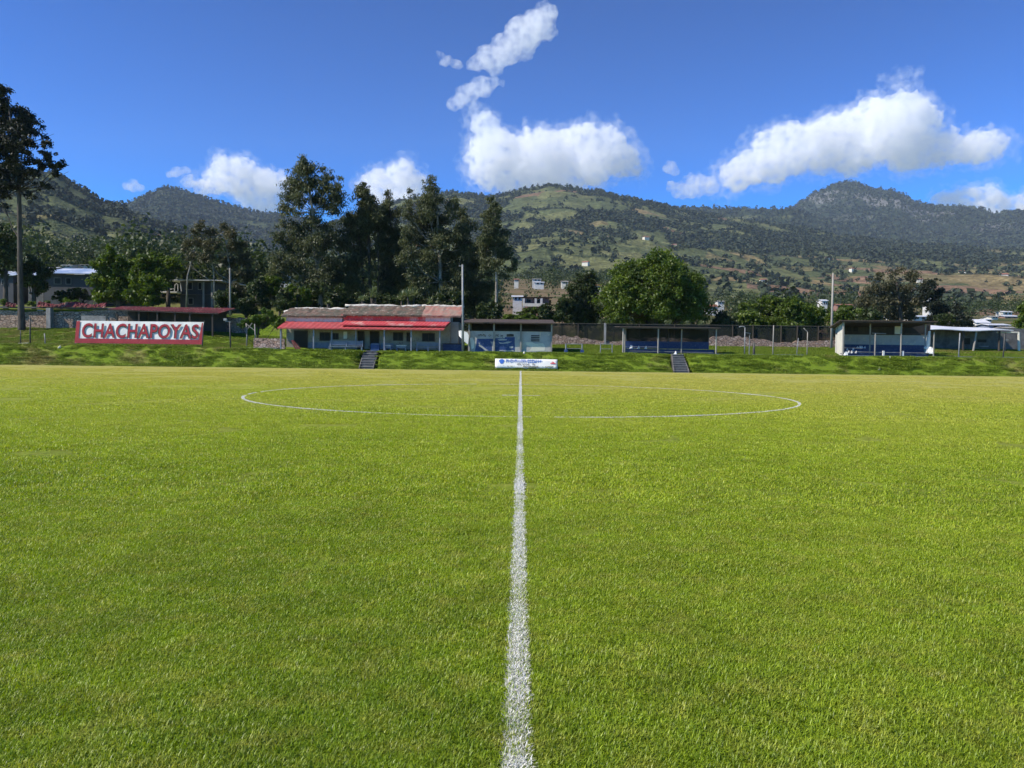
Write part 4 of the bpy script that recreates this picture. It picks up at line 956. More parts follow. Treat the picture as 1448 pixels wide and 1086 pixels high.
# --- lean-to with white sheet roof at the far right
YL0, YL1 = 76.2, 78.2
lx0, lx1 = fx(1318, YL0), fx(1441, YL0); zl = G(40, YL0)
r = empty('lean_to', ((lx0+lx1)/2, YL0, zl)); tag(r, 'long low lean-to with a bent white sheet roof and dark back wall', 'shelter')
MB().box(lx0, lx1+2, YL1, YL1+.2, zl-.5, zt(1380, 464, YL1)).build('back_wall', MT['darkconc'], r)
zz = zt(1370, 466.5, YL0); zu = zt(1370, 461, YL1)
m = MB(); n = 26; vs, fs = [], []
for i in range(n+1):
    s = i/n; x = fx(1309, YL0-1)+(fx(1424, YL0)-fx(1309, YL0-1))*s; wob = .06*math.sin(s*9)
    vs += [(x, YL0-1.0, zz-.02+wob-.14*max(0, .2-s)*5*.2), (x, YL1+.2, zu+wob*.5-.3*s+.1)]
for i in range(n): fs.append((2*i, 2*i+2, 2*i+3, 2*i+1))
m.add(vs, fs); o = m.build('roof', MT['roof_white'], r); o.modifiers.new('thickness', 'SOLIDIFY').thickness = .07
for px, a, b in ((1357.5, 0, 0), (1376, -.28, 0), (1408, 0, 0)):
    x = fx(px, YL0); MB().tube([(x+a, YL0-.6, zl-.2), (x, YL0-.6, zz-.05)], .09, 7).build('post', MT['pole' if px == 1376 else 'darkwood'], r)
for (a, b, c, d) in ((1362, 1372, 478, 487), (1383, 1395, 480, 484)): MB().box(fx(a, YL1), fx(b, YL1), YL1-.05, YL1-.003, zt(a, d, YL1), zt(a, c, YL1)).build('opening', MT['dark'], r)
MB().box(fx(1383, YL1), fx(1396, YL1), YL1-.3, YL1-.06, zt(1390, 490.5, YL1), zt(1390, 489, YL1)).build('shelf', MT['concrete'], r)
g = empty('gate_frame', (fx(1430, 76), 76, zl)); tag(g, 'pale crooked goal-like frame beside the lean-to at the right edge', 'frame')
z9 = zt(1430, 470, 76)
MB().tube([(fx(1442, 76), 76, zl-.2), (fx(1440.5, 76), 76, z9)], .11, 7).build('upright', MT['cream_wall'], g)
MB().tube([(fx(1409, 76), 76, z9-.02), (fx(1441, 76), 76, z9)], .06, 7).build('crossbar', MT['cream_wall'], g)
MB().tube([(fx(1422, 76), 76, zl-.1), (fx(1422, 76), 76, z9-.06)], .05, 7).build('upright', MT['tile_pink'], g)

# --- perimeter walls
def wall_run(name, xs_, Y, zt_fn, zb_fn, th, mat, par, wob=.05, seed=1):
    rn = random.Random(seed); vs, fs = [], []
    for i, x in enumerate(xs_):
        z1 = zt_fn(x)+rn.uniform(-wob, wob); z0 = zb_fn(x); vs += [(x, Y, z0), (x, Y, z1), (x, Y+th, z1), (x, Y+th, z0)]
    for i in range(len(xs_)-1):
        a = i*4; fs += [(a, a+4, a+5, a+1), (a+1, a+5, a+6, a+2), (a+2, a+6, a+7, a+3)]
    fs += [(0, 1, 2, 3), tuple(len(xs_)*4-4+q for q in (3, 2, 1, 0))]
    o = MB().add(vs, fs).build(name, MT[mat], par); return o
YQ = 78.2
xl0, xl1 = fx(-120, YQ), fx(349, YQ)
r = empty('stone_wall', (fx(170, YQ), YQ, 3.2)); tag(r, 'long brown rubble stone wall with a pillar behind the big banner', 'wall')
wall_run('masonry', list(np.linspace(xl0, xl1, 60)), YQ, lambda x: 4.95+.15*math.sin(x*.3)-(.35*max(0, min(1, (x+34)/6))), lambda x: G(x, YQ-.1)-.4, .5, 'rubble', r, .08, 4)
x = fx(73, YQ); MB().box(x-.22, x+.22, YQ-.55, YQ-.003, G(x, YQ)-.4, zt(73, 436, YQ)).build('pillar', MT['concrete'], r, bevel=.02)
MB().box(xl0, fx(330, YQ), YQ-.25, YQ+.6, 5.16, 5.28).build('coping', MT['darkconc'], r)
for (a, b, py) in ((54, 62, 438), (81, 90, 444)): MB().box(fx(a, YQ), fx(b, YQ), YQ-.12, YQ-.003, zt(a, py+1.6, YQ), zt(a, py, YQ)).build('pale_slab', MT['concrete'], r)
# torn red tarpaulin along the wall top
t = empty('tarpaulin', (fx(95, YQ), YQ-.2, 5.3)); tag(t, 'crumpled red tarpaulin lying along the top of the left stone wall', 'tarpaulin')
def crumple(xa, xb, Y, za, h, n, seed, dy=.5):
    rn = random.Random(seed); vs, fs = [], []; rows = 6
    for i in range(n+1):
        x = xa+(xb-xa)*i/n
        for j in range(rows):
            q = j/(rows-1); vs.append((x+rn.uniform(-.04, .04), Y+dy*q+rn.uniform(-.08, .08), za+h*math.sin(q*2.2)*(.75+.25*math.sin(x*1.7))+rn.uniform(-.06, .06)))
    for i in range(n):
        for j in range(rows-1): a = i*rows+j; fs.append((a, a+rows, a+rows+1, a+1))
    return MB().add(vs, fs)
o = crumple(fx(56, YQ), fx(152, YQ), YQ-.42, 5.28, .55, 60, 3).build('sheet', MT['tarp_red'], t); o.modifiers.new('thickness', 'SOLIDIFY').thickness = .03
o = crumple(fx(12, YQ), fx(27, YQ), YQ-.42, 5.25, .6, 14, 7).build('sheet', MT['tarp_red'], t); o.modifiers.new('thickness', 'SOLIDIFY').thickness = .03
# shelter with rusty red roof behind the banner
YH, YHB = 74.6, 77.9
hx0, hx1 = fx(152, YH), fx(309, YH); zh = G(fx(220, YH), YH)
r = empty('red_shelter', ((hx0+hx1)/2, YH, zh)); tag(r, 'long low shelter with a rusty red roof directly behind the big banner', 'shelter')
za, zb_ = zt(230, 441.5, YH), zt(230, 434.5, YHB)
m = corrugated(MB(), (hx0, YH, za+.25), (hx1, YH, za-.02), (hx1+.4, YHB, zb_), (hx0-.3, YHB, zb_+.05), 70, .03); o = m.build('roof', MT['tarp_red'], r); o.modifiers.new('thickness', 'SOLIDIFY').thickness = .03
MB().bar((hx0, YH, za+.16), (hx1, YH, za-.1), .08).build('eave_beam', MT['darkwood'], r)
m = MB(); MB().box(hx0+.4, hx1-.4, YHB-.25, YHB-.15, zh, zb_-.3).build('back_wall', MT['rust'], r)
for px in (165, 196, 222, 247, 268, 300):
    x = fx(px, YH); MB().box(x-.07, x+.07, YH+.05, YH+.19, zh-.3, za).build('post', MT['darkwood'], r)
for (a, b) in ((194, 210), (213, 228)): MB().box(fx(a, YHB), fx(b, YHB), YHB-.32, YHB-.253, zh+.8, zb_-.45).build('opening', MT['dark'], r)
MB().box(fx(110, YH), fx(145, YH), YH+.6, YH+.75, zh, zt(130, 446, YH)).build('side_panel', MT['concrete'], r)
# right-hand perimeter: stone foot wall with shade net on posts
xr0, xr1 = fx(781, YQ), fx(1186, YQ)
r = empty('stone_wall', (fx(985, YQ), YQ, 2.2)); tag(r, 'low pinkish rubble wall at the foot of the dark shade net', 'wall')
wall_run('masonry', list(np.linspace(xr0, xr1, 70)), YQ, lambda x: zt(900, 478, YQ)+.30*math.sin(x*.55)*math.sin(x*.21), lambda x: G(x, YQ)-.4, .4, 'rubble_pink', r, .12, 8)
f = empty('net_fence', (fx(985, YQ), YQ+.6, 2.2)); tag(f, 'long dark shade net on posts along the far side of the ground', 'fence')
ztop = zt(985, 459.5, YQ+.6)
MB().box(xr0, xr1, YQ+.62, YQ+.64, G(10, YQ)-.2, ztop).build('shade_net', MT['net'], f)
MB().tube([(xr0, YQ+.58, ztop), (xr1, YQ+.58, ztop)], .025, 6).build('top_wire', MT['darksteel'], f)
for i, px in enumerate((818, 855.5, 905, 955, 1038, 1067, 1107, 1130, 1160)):
    x = fx(px, YQ); big = px == 855.5
    MB().box(x-(.10 if big else .035), x+(.10 if big else .035), YQ-.12 if big else YQ+.45, YQ-.003 if big else YQ+.57, G(x, YQ)-.3, ztop+.05).build('post', MT['concrete' if big else 'darkwood'], f)
# booth-side fence bit between booth and clubhouse rear
# kerb along the terrace edge on the right
YK = 66.75
m = MB(); m.box(fx(985, YK), fx(1560, YK), YK, YK+.22, 1.0, 1.50); tag(m.build('kerb', MT['bluegrey'], None), kind='structure')
m = MB(); m.box(fx(1098, YK), fx(1130, YK), YK-.03, YK-.003, 1.3, 1.503); 

# --- poles and posts
def pole(name, px, Y, top, label, cat, r0=.08, r1=.06, mat='pole', base_z=None):
    x = fx(px[0], Y); x1 = fx(px[1], Y, top); zb2 = G(x, Y) if base_z is None else base_z
    r = empty(name, (x, Y, zb2)); tag(r, label, cat)
    z1 = zt(px[1], top, Y); MB().tube([(x, Y, zb2-.3), ((x+x1)/2, Y, (zb2+z1)/2), (x1, Y, z1)], [r0, (r0+r1)/2, r1], 9).build('shaft', MT[mat], r, smooth=True)
    return r, x1, z1
r, x1, z1 = pole('light_pole', (655, 654), 67.2, 374, 'tall pale pole with a short crossarm beside the painted booth', 'pole', .10, .075, 'steel')
MB().bar((x1-.32, 67.2, z1-.12), (x1+.12, 67.2, z1-.12), .07).build('crossarm', MT['steel'], r)
MB().tube([(x1-.25, 67.2, z1-.08), (x1-.25, 67.2, z1+.1)], .035, 6).build('insulator', MT['dark'], r)
pts = [(x1+(8.5)*t, 67.2+20*t, z1-.2-1.2*math.sin(math.pi*t)*.5-.6*t) for t in np.linspace(0, 1, 12)]
MB().tube(pts, .012, 5).build('wire', MT['dark'], r)
r, x1, z1 = pole('utility_pole', (1176, 1178), 76.8, 386, 'tall bare wooden pole beside the cream wall of the stand', 'pole', .13, .075, 'pole')
MB().tube([(x1-.12, 76.8, z1-.25), (x1+.12, 76.8, z1-.25)], .03, 6).build('pole_band', MT['darksteel'], r)
r, x1, z1 = pole('utility_pole', (325.5, 325), 80, 379, 'thin pale pole under the brownish eucalyptus at the left', 'pole', .10, .07, 'pole', 4.9)
MB().bar((x1-.3, 80, z1-.1), (x1+.05, 80, z1-.1), .06).build('crossarm', MT['pole'], r)
def hooked(px, Y, top, hook, label, second=None, mat='steel', rad=.046):
    r, x1, z1 = pole('hooked_post', (px, px), Y, top+3, label, 'post', rad, rad*.9, mat)
    hx, hz = fx(hook[0], Y), zt(hook[0], hook[1], Y)
    pts = [(x1, Y, z1-.02)]+[(x1+(hx-x1)*(1-math.cos(a))*1.0, Y, z1+.15*math.sin(a*1.0)+(hz-z1)*(1-math.cos(a))**2) for a in np.linspace(.2, math.pi/2, 6)]
    MB().tube(pts, rad*.85, 7).build('hook', MT[mat], r, smooth=True)
    if second:
        sx, sz = fx(second[0], Y+.4), zt(second[0], second[1], Y+.4)
        MB().tube([(x1, Y, zt(px, 470, Y)), (sx, Y+.2, sz+.08), (sx, Y+.4, sz-.1), (sx, Y+.4, G(sx, Y+.4))], rad*.8, 7).build('brace', MT[mat], r)
    return r
hooked(1053.5, 67.3, 460.5, (1045, 465), 'taller hooked pale pipe post with a side brace before the shade net', (1060, 473))
hooked(1142, 69, 467, (1136.5, 466.5), 'shorter hooked pipe post before the shade net', mat='pole', rad=.045)
pole('thin_post', (1093.5, 1094), 67.4, 460, 'straight thin pale post midway between the two hooked posts', 'post', .05, .04, 'pole')
pole('short_post', (1066.5, 1066.5), 67.1, 484, 'short dark stump post right of the taller hooked post', 'post', .10, .09, 'darksteel')
r, x1, z1 = pole('short_post', (1127, 1129), 67.5, 478, 'thin short stake left of the shorter hooked post', 'post', .04, .035, 'steel')
pole('thin_post', (1356.5, 1357.5), 67.0, 471, 'thin grey post in front of the middle of the lean-to', 'post', .055, .05, 'steel')
r, x1, z1 = pole('thin_post', (1419.5, 1421), 67.0, 472, 'thin dark post with a bracket in front of the right end of the lean-to', 'post', .055, .05, 'darksteel')
MB().bar((x1-.02, 67, z1-.5), (x1+.3, 67, z1-.5), .06).build('bracket', MT['steel'], r)
r, x1, z1 = pole('floodlight_post', (326, 325), 67.0, 455, 'dark thin post with a small lamp arm right of the big banner', 'post', .06, .06, 'darksteel')
MB().bar((x1-.38, 67, z1+.03), (x1+.1, 67, z1-.02), .06).build('lamp_arm', MT['steel'], r)
MB().box(x1-.5, x1-.22, 66.9, 67.1, z1+.06, z1+.26).build('lamp', MT['steel'], r, bevel=.03)
pole('thin_post', (42.5, 42.5), 67.6, 447, 'dark leaning fence post nearest the tall pine at the left', 'post', .06, .05, 'darksteel')
pole('short_post', (64, 63), 67.8, 471.5, 'short pale wooden stake left of the big banner', 'post', .05, .045, 'pole')
r, x1, z1 = pole('ground_frame', (29, 29), 68, 467, 'low dark iron frame on the grass below the tall pine', 'frame', .045, .04, 'darksteel')
MB().tube([(x1-.2, 68, G(x1, 68)+.06), (fx(40, 68), 68, G(x1, 68)+.10)], .05, 6).build('base_rail', MT['pole'], r)
for i, (px, py, s, lb) in enumerate(((84, 492, .12, 'pale stone on the bare patch of the left bank, left of the banner'), (1243, 523, .10, 'pale stone low on the bank below the covered stand'), (1258, 511, .09, 'small pale stone near the crest below the covered stand'), (741, 503, .09, 'small pale stone above the small white banner'))):
    Y = {492: 65.2, 523: 64.0, 511: 65.4, 503: 65.6}[py]; x = fx(px, Y)
    bag(px, py, Y, G(x, Y)-.03, s, lb, 'cream_wall', 'stone', 'stone')
# ------------------------------------------------------------------ trees
def leaves(C, Rm, n, size, asp, mat, name, parent, droop=.0, sub=7, subr=.42, fill=.25, flat=0.0, seed=1):
    """leaf cards in small sprays spread over the clumps: C (m,3) centres, Rm (m,3) radii"""
    g = np.random.default_rng(seed); C = np.asarray(C, float); Rm = np.asarray(Rm, float); m = len(C)
    vol = (Rm[:, 0]*Rm[:, 2])**.9; sub = sub*2.4; n = int(n*(2.0 if mat is LF['euc'] else 1.55)); subr = subr*1.12
    per = np.maximum(2, (sub*vol/vol.mean()).astype(int))
    sc_, sr_, st_ = [], [], []
    for i in range(m):
        k = per[i]; d = g.normal(size=(k, 3)); d /= np.linalg.norm(d, axis=1)[:, None]
        q = np.where(g.random(k) < fill+.15, g.random(k)*.6, .5+.55*g.random(k))
        sc_.append(C[i]+d*q[:, None]*Rm[i]); r = Rm[i].min()*subr*(.55+.9*g.random(k)); sr_.append(r); st_.append(g.normal(.45, .17, k))
    S = np.concatenate(sc_); SR = np.concatenate(sr_); ST = np.concatenate(st_)
    w_ = SR**2; idx = np.searchsorted(np.cumsum(w_/w_.sum()), g.random(n)).clip(0, len(S)-1)
    d = g.normal(size=(n, 3)); d /= np.linalg.norm(d, axis=1)[:, None]
    rad = SR[idx]*(g.random(n)**.45)*(1+.35*g.standard_normal(n)*.5)
    off = d*rad[:, None]; off[:, 2] *= .75
    P = S[idx]+off
    nr = d*.6+g.normal(size=(n, 3))*.65; nr[:, 2] += .35+flat; nr /= np.linalg.norm(nr, axis=1)[:, None]
    a = g.normal(size=(n, 3)); a[:, 2] -= droop*2; u = np.cross(nr, a); u /= np.linalg.norm(u, axis=1)[:, None]+1e-9; v = np.cross(u, nr)
    L = size*(.6+.8*g.random(n)); W = L*asp
    bend = nr*(L*.15)[:, None]
    Q = np.stack([P+v*L[:, None]*.5-bend, P+u*W[:, None]*.5, P-v*L[:, None]*.5-bend, P-u*W[:, None]*.5], 1)
    T = np.clip(np.repeat(ST[idx]+g.normal(0, .13, n), 4), 0, 1)
    i4 = np.arange(n)*4
    o = mesh_np(name, Q.reshape(-1, 3), np.stack([i4, i4+1, i4+2, i4+3], 1), mat, attrs={'tint': T})
    if parent: o.parent = parent; o.matrix_parent_inverse = Matrix.Translation(parent.location).inverted()
    return o
def tree(name, label, Y, trunk, clumps, mat, n, size=.30, asp=.5, bark='bark_dark', droop=0, depth=.9, seed=1, sub=9, subr=.42, fill=.25, limbs=True, group=None, cat='tree', stems=(), dome=None):
    """trunk: (px, py, radius m) from base up; clumps: (px, py, rx, ry) in picture units at distance Y"""
    g = random.Random(seed*31+5); s = Y/F
    tp = [Vector(at(a, b, Y)) for a, b, _ in trunk]; tr = [c for *_, c in trunk]
    gb = G(tp[0].x, Y)
    if tp[0].z > gb+.05: tp.insert(0, Vector((tp[0].x, Y, gb-.3))); tr.insert(0, tr[0]*1.15)
    r = empty(name, (tp[0].x, Y, gb)); tag(r, label, cat, group)
    m = MB(); m.tube(tp, tr, 9)
    for st in stems:
        q = [Vector(at(a, b, Y))+Vector((0, g.uniform(-.6, .6), 0)) for a, b, _ in st]; m.tube(q, [c for *_, c in st], 7)
    C, Rm = [], []
    for (a, b, rx, ry) in clumps:
        if name == 'pine_tree': a += 5; ry *= 1.12
        c = Vector(at(a, b, Y)); c.y += g.uniform(-.5, .5)*depth*max(2.0, 26*s*.5)
        if mat is LF['euc']: q_ = 1.3 if trunk[0][0] == 456 else 1.1; rx, ry = rx*q_, ry*q_*1.05
        C.append(c); Rm.append((rx*s, (rx*.75+ry*.25)*s*.95, ry*s))
    if dome:
        C, Rm = [], []
        c0 = Vector(at(dome[0], dome[1], Y)); A_, B_ = dome[2]*s, dome[3]*s
        for i in range(dome[4]):
            zz = 1-1.35*(i+.5)/dome[4]; a = i*2.39996; q = math.sqrt(max(0, 1-zz*zz)); f = g.uniform(.74, .95)
            C.append(c0+Vector((A_*q*math.cos(a)*f, A_*q*math.sin(a)*f, B_*zz*f))); k_ = g.uniform(.19, .30)
            Rm.append((A_*k_, A_*k_, A_*k_*.8))
    if limbs:
        for c in C:
            # join at a point on the trunk below the clump
            best = min(range(len(tp)), key=lambda i: abs(tp[i].z-(c.z-1.2))+.3*(tp[i].z > c.z))
            p0 = tp[best]; mid_ = (p0+c)/2+Vector((0, 0, -.12*(c-p0).length)); rr = max(.035, tr[best]*.42)
            m.tube([p0, p0.lerp(mid_, .5)+Vector((0, 0, .1)), mid_, c], [rr, rr*.8, rr*.6, rr*.3], 6, False)
            for _ in range(3):
                e = c+Vector((g.uniform(-1, 1)*Rm[0][0]*.8, g.uniform(-1, 1), g.uniform(-.3, .9)*Rm[0][2]*.8)); m.tube([mid_.lerp(c, .5), e], [rr*.35, .012], 5, False)
    m.build('trunk', MT[bark], r, smooth=True)
    leaves(C, Rm, n, size, asp, mat, 'crown', r, droop, sub, subr, fill, seed=seed)
    return r
rg_ = random.Random(77)
def column(px, top, bot, w, n, jit=.5, taper=.35, rmin=6, seed=1):
    """clumps of a narrow upright crown"""
    g = random.Random(seed); out = []
    for i in range(n):
        t = (i+.5)/n; y = top+(bot-top)*t; ww = w*(taper+(1-taper)*math.sin(math.pi*min(1, t*.75+.08)))
        x = px+g.uniform(-1, 1)*ww*jit; rr = max(rmin, ww*g.uniform(.42, .72)); out.append((x, y, rr, rr*g.uniform(.75, 1.15)))
    return out
# far left tall pine in front of the wall
tree('pine_tree', 'very tall dark pine with a bare trunk at the left edge of the ground', 76.5,
     [(31, 463, .34), (29, 410, .25), (28, 340, .22), (27, 270, .19), (20, 200, .15), (10, 135, .05)],
     [(5, 135, 16, 10), (-8, 150, 26, 12), (18, 158, 20, 10), (30, 168, 10, 8), (-2, 172, 30, 12), (20, 182, 24, 10), (42, 180, 13, 8), (50, 190, 9, 6), (8, 200, 34, 12), (48, 205, 20, 8), (68, 206, 11, 7), (30, 215, 26, 9), (62, 222, 17, 8), (-14, 215, 30, 14), (20, 232, 34, 10), (60, 236, 20, 8), (82, 234, 12, 7), (0, 245, 28, 10), (40, 246, 24, 8), (72, 246, 10, 5), (-25, 240, 25, 12), (52, 262, 15, 6), (66, 266, 8, 5), (10, 262, 20, 8), (40, 275, 12, 6), (52, 285, 7, 5), (-15, 268, 22, 9), (-5, 290, 12, 6)],
     LF['pine'], 15000, .34, .35, depth=1.3, seed=2, sub=8, subr=.5)
tree('dark_tree', 'dark bushy tree at the left edge behind the pine trunk', 96, [(8, 425, .3), (8, 380, .2)], [(5, 335, 18, 22), (-8, 355, 22, 25), (12, 365, 14, 20), (0, 385, 20, 18), (-22, 330, 20, 30)], LF['shrub'], 5500, .36, .5, seed=3)
tree('dark_tree', 'dark rounded tree between the pine trunk and the blue roofed house', 98, [(48, 425, .25), (48, 395, .2)], [(44, 372, 13, 13), (56, 382, 14, 12), (42, 395, 14, 15), (52, 402, 16, 13)], LF['shrub'], 4000, .34, .5, seed=4)
tree('broadleaf_tree', 'tallest leafy tree right of the blue roofed house', 94, [(168, 432, .3), (166, 395, .2)], [(165, 362, 15, 12), (150, 378, 18, 13), (178, 376, 16, 13), (145, 398, 17, 15), (168, 398, 22, 17), (155, 418, 22, 14), (136, 415, 10, 14), (183, 415, 18, 14)], LF['broad'], 9500, .32, .55, seed=5, sub=11)
tree('broadleaf_tree', 'middle leafy tree between the two left houses', 92.5, [(208, 436, .28), (206, 400, .2)], [(205, 370, 15, 12), (195, 385, 17, 14), (218, 384, 15, 12), (203, 402, 20, 15), (222, 404, 15, 14), (196, 420, 20, 13), (215, 424, 18, 12)], LF['broad'], 9000, .32, .55, seed=6, sub=11)
tree('broadleaf_tree', 'leafy tree partly hiding the left side of the balcony house', 97, [(238, 430, .25), (238, 400, .18)], [(232, 366, 13, 10), (243, 375, 13, 12), (229, 385, 12, 14), (240, 394, 10, 10)], LF['broad'], 4200, .32, .55, seed=7, sub=9)
tree('eucalyptus_tree', 'thin brownish eucalyptus with a sparse crown above the balcony house', 91,
     [(326, 455, .17), (327, 400, .14), (322, 360, .1), (318, 330, .04)],
     [(275, 326, 11, 9), (290, 322, 9, 8), (267, 342, 10, 9), (300, 330, 10, 9), (316, 322, 9, 8), (330, 332, 10, 10), (285, 345, 14, 9), (308, 348, 14, 11), (332, 350, 13, 11), (345, 345, 8, 8), (270, 362, 12, 8), (296, 366, 14, 9), (320, 370, 14, 10), (344, 368, 11, 11), (258, 350, 7, 6), (262, 375, 8, 6), (340, 388, 13, 10), (322, 394, 10, 9), (352, 395, 9, 12), (338, 410, 12, 10)],
     LF['eucbrown'], 7500, .30, .34, 'bark_pale', .8, 1.2, 8, 8, .5, stems=[[(263, 440, .1), (266, 390, .08), (276, 340, .03)], [(303, 445, .1), (300, 390, .07), (296, 335, .03)]])
tree('eucalyptus_tree', 'tallest broad-crowned eucalyptus left in the row above the red awnings', 90,
     [(456, 450, .26), (450, 400, .22), (446, 350, .19), (442, 300, .15), (436, 255, .08), (433, 228, .03)],
     [(433, 232, 8, 9), (426, 246, 13, 11), (441, 246, 11, 11), (457, 240, 6, 7), (461, 252, 9, 10), (418, 262, 15, 11), (436, 264, 14, 10), (463, 268, 12, 12), (478, 262, 8, 10), (408, 278, 13, 10), (425, 282, 13, 8), (455, 286, 10, 9), (478, 284, 11, 13), (470, 298, 12, 7), (404, 296, 11, 9), (420, 300, 10, 7), (398, 312, 9, 8), (412, 320, 13, 11), (396, 335, 9, 9), (425, 332, 10, 9), (410, 348, 13, 13), (432, 356, 12, 11), (456, 320, 9, 8), (462, 344, 10, 12), (452, 362, 9, 10), (420, 378, 15, 13), (440, 390, 13, 14), (402, 366, 10, 12), (466, 375, 12, 14), (443, 278, 12, 10), (440, 312, 12, 12), (446, 338, 12, 12), (395, 385, 14, 14), (455, 398, 14, 14), (470, 330, 9, 12)],
     LF['euc'], 17000, .30, .34, 'bark_pale', .9, 1.2, 9, 9, .48)
tree('eucalyptus_tree', 'second eucalyptus of the row with a pointed pale top', 93,
     [(524, 450, .22), (523, 390, .19), (521, 330, .15), (517, 285, .08), (515, 258, .03)],
     column(516, 260, 335, 24, 14, .5, .22, 7, 10)+[(495, 318, 12, 16), (508, 330, 14, 14), (535, 310, 10, 14), (490, 345, 13, 15), (512, 355, 13, 16), (536, 345, 10, 18), (500, 372, 14, 14), (484, 372, 12, 14), (530, 385, 10, 14), (478, 395, 14, 16), (500, 400, 16, 16)],
     LF['euc'], 14000, .31, .34, 'bark_dark', .9, 1.2, 10, 9, .48, stems=[[(516, 440, .12), (513, 380, .09), (508, 330, .04)], [(534, 440, .12), (536, 380, .1), (535, 310, .04)]])
tree('eucalyptus_tree', 'narrow dark eucalyptus standing between two broader ones', 95,
     [(556, 450, .2), (555, 380, .16), (552, 310, .1), (549, 268, .03)],
     column(549, 268, 330, 15, 11, .4, .28, 6, 11)+[(562, 302, 8, 10), (540, 330, 10, 16), (558, 330, 13, 16), (548, 355, 14, 17), (566, 352, 12, 16), (550, 385, 15, 18), (566, 392, 14, 18), (548, 415, 16, 15)],
     LF['euc'], 10500, .31, .34, 'bark_dark', .9, 1.1, 11, 9, .48)
tree('eucalyptus_tree', 'dense wide eucalyptus with pale trunk above the right awning end', 90.5,
     [(625, 450, .24), (623, 400, .2), (621, 350, .17), (618, 300, .12), (612, 262, .04)],
     column(611, 253, 312, 20, 12, .5, .25, 7, 12)+column(581, 268, 320, 14, 9, .4, .28, 6, 13)+[(592, 312, 14, 14), (618, 312, 16, 14), (640, 296, 11, 14), (578, 335, 12, 16), (600, 340, 17, 15), (626, 338, 17, 15), (648, 325, 12, 16), (580, 362, 13, 15), (604, 368, 17, 15), (632, 365, 18, 15), (655, 352, 12, 14), (592, 394, 16, 15), (618, 396, 17, 14), (644, 390, 17, 16), (600, 418, 17, 12), (640, 418, 17, 12), (662, 340, 8, 9)],
     LF['euc'], 19000, .30, .34, 'bark_pale', .8, 1.3, 12, 9, .46)
tree('eucalyptus_tree', 'dark leaning eucalyptus at the right of the dense group', 94,
     [(668, 450, .2), (664, 400, .16), (655, 340, .1)],
     [(650, 300, 9, 12), (662, 322, 11, 12), (672, 348, 11, 12), (655, 350, 13, 14), (682, 372, 10, 9), (668, 378, 14, 12), (688, 388, 8, 8), (665, 402, 16, 14), (685, 408, 14, 14), (660, 428, 16, 14), (684, 432, 14, 14)],
     LF['euc'], 8500, .32, .36, 'bark_dark', .7, 1.1, 13, 9, .5)
tree('eucalyptus_tree', 'lone slender eucalyptus standing right of the tall pole', 89,
     [(701, 462, .17), (702, 420, .15), (702, 380, .12), (700, 330, .08), (695, 282, .03)],
     column(697, 282, 350, 19, 13, .5, .22, 6, 14)+[(684, 350, 10, 12), (712, 335, 9, 14), (706, 356, 12, 10), (716, 358, 9, 10), (728, 372, 7, 9), (720, 380, 8, 6), (690, 372, 11, 10), (705, 376, 9, 8), (712, 390, 8, 6)],
     LF['euc'], 7500, .29, .34, 'bark_pale', .9, 1.1, 14, 9, .48)
tree('conifer_tree', 'dark bushy conifer left of the big round tree', 94,
     [(829, 462, .25), (828, 420, .2), (827, 386, .05)],
     column(827, 386, 450, 26, 12, .55, .15, 7, 15)+[(815, 440, 14, 14), (842, 440, 14, 14), (822, 455, 18, 10)],
     LF['shrub'], 9000, .3, .5, seed=15)
cl = []; g_ = random.Random(4)
for i in range(40):
    a = g_.uniform(0, 2*math.pi); q = math.sqrt(g_.random()); x = 925+62*q*math.cos(a); y = 414+46*q*math.sin(a)
    if y > 452: y = 452
    cl.append((x, y, g_.uniform(11, 18), g_.uniform(9, 14)))
cl += [(868, 445, 14, 16), (982, 440, 14, 18), (935, 374, 20, 11), (905, 378, 18, 11), (962, 384, 16, 12), (866, 420, 14, 14), (984, 415, 12, 16)]
tree('round_tree', 'big round leafy tree behind the blue bench shelter', 88, [(925, 480, .5), (925, 440, .4), (925, 405, .2)], cl, LF['broad'], 38000, .27, .62, seed=16, sub=7, subr=.5, fill=.2, dome=(926, 427, 70, 63, 75))
# hedge trees behind the net on the right
for i, (px, top, w_, lab, mt) in enumerate(((1022, 440, 17, 'dark low tree just right of the big round tree', 'shrub'), (1055, 424, 24, 'first bushy green tree of the row behind the shade net', 'broad'), (1086, 418, 22, 'tallest bushy tree in the row behind the shade net', 'broad'), (1117, 420, 22, 'bushy tree behind the straight thin post', 'broad'), (1147, 428, 20, 'bushy tree left of the wooden utility pole', 'broad'), (1196, 430, 24, 'bushy tree behind the left end of the covered stand', 'broad'), (1232, 436, 20, 'low bushy tree behind the roof of the covered stand', 'shrub'))):
    g2 = random.Random(i+50); c2 = [(px+g2.uniform(-.7, .7)*w_, top+10+g2.uniform(0, 1)*34, w_*g2.uniform(.4, .62), g2.uniform(8, 13)) for _ in range(10)]+[(px, top+9, w_*.5, 9), (px, 458, w_*.9, 14)]
    tree('hedge_tree', lab, 91+i % 3*2.5, [(px, 470, .18), (px, top+22, .1)], c2, LF[mt], 6200, .32, .55, seed=20+i, sub=9, group='trees behind the shade net')
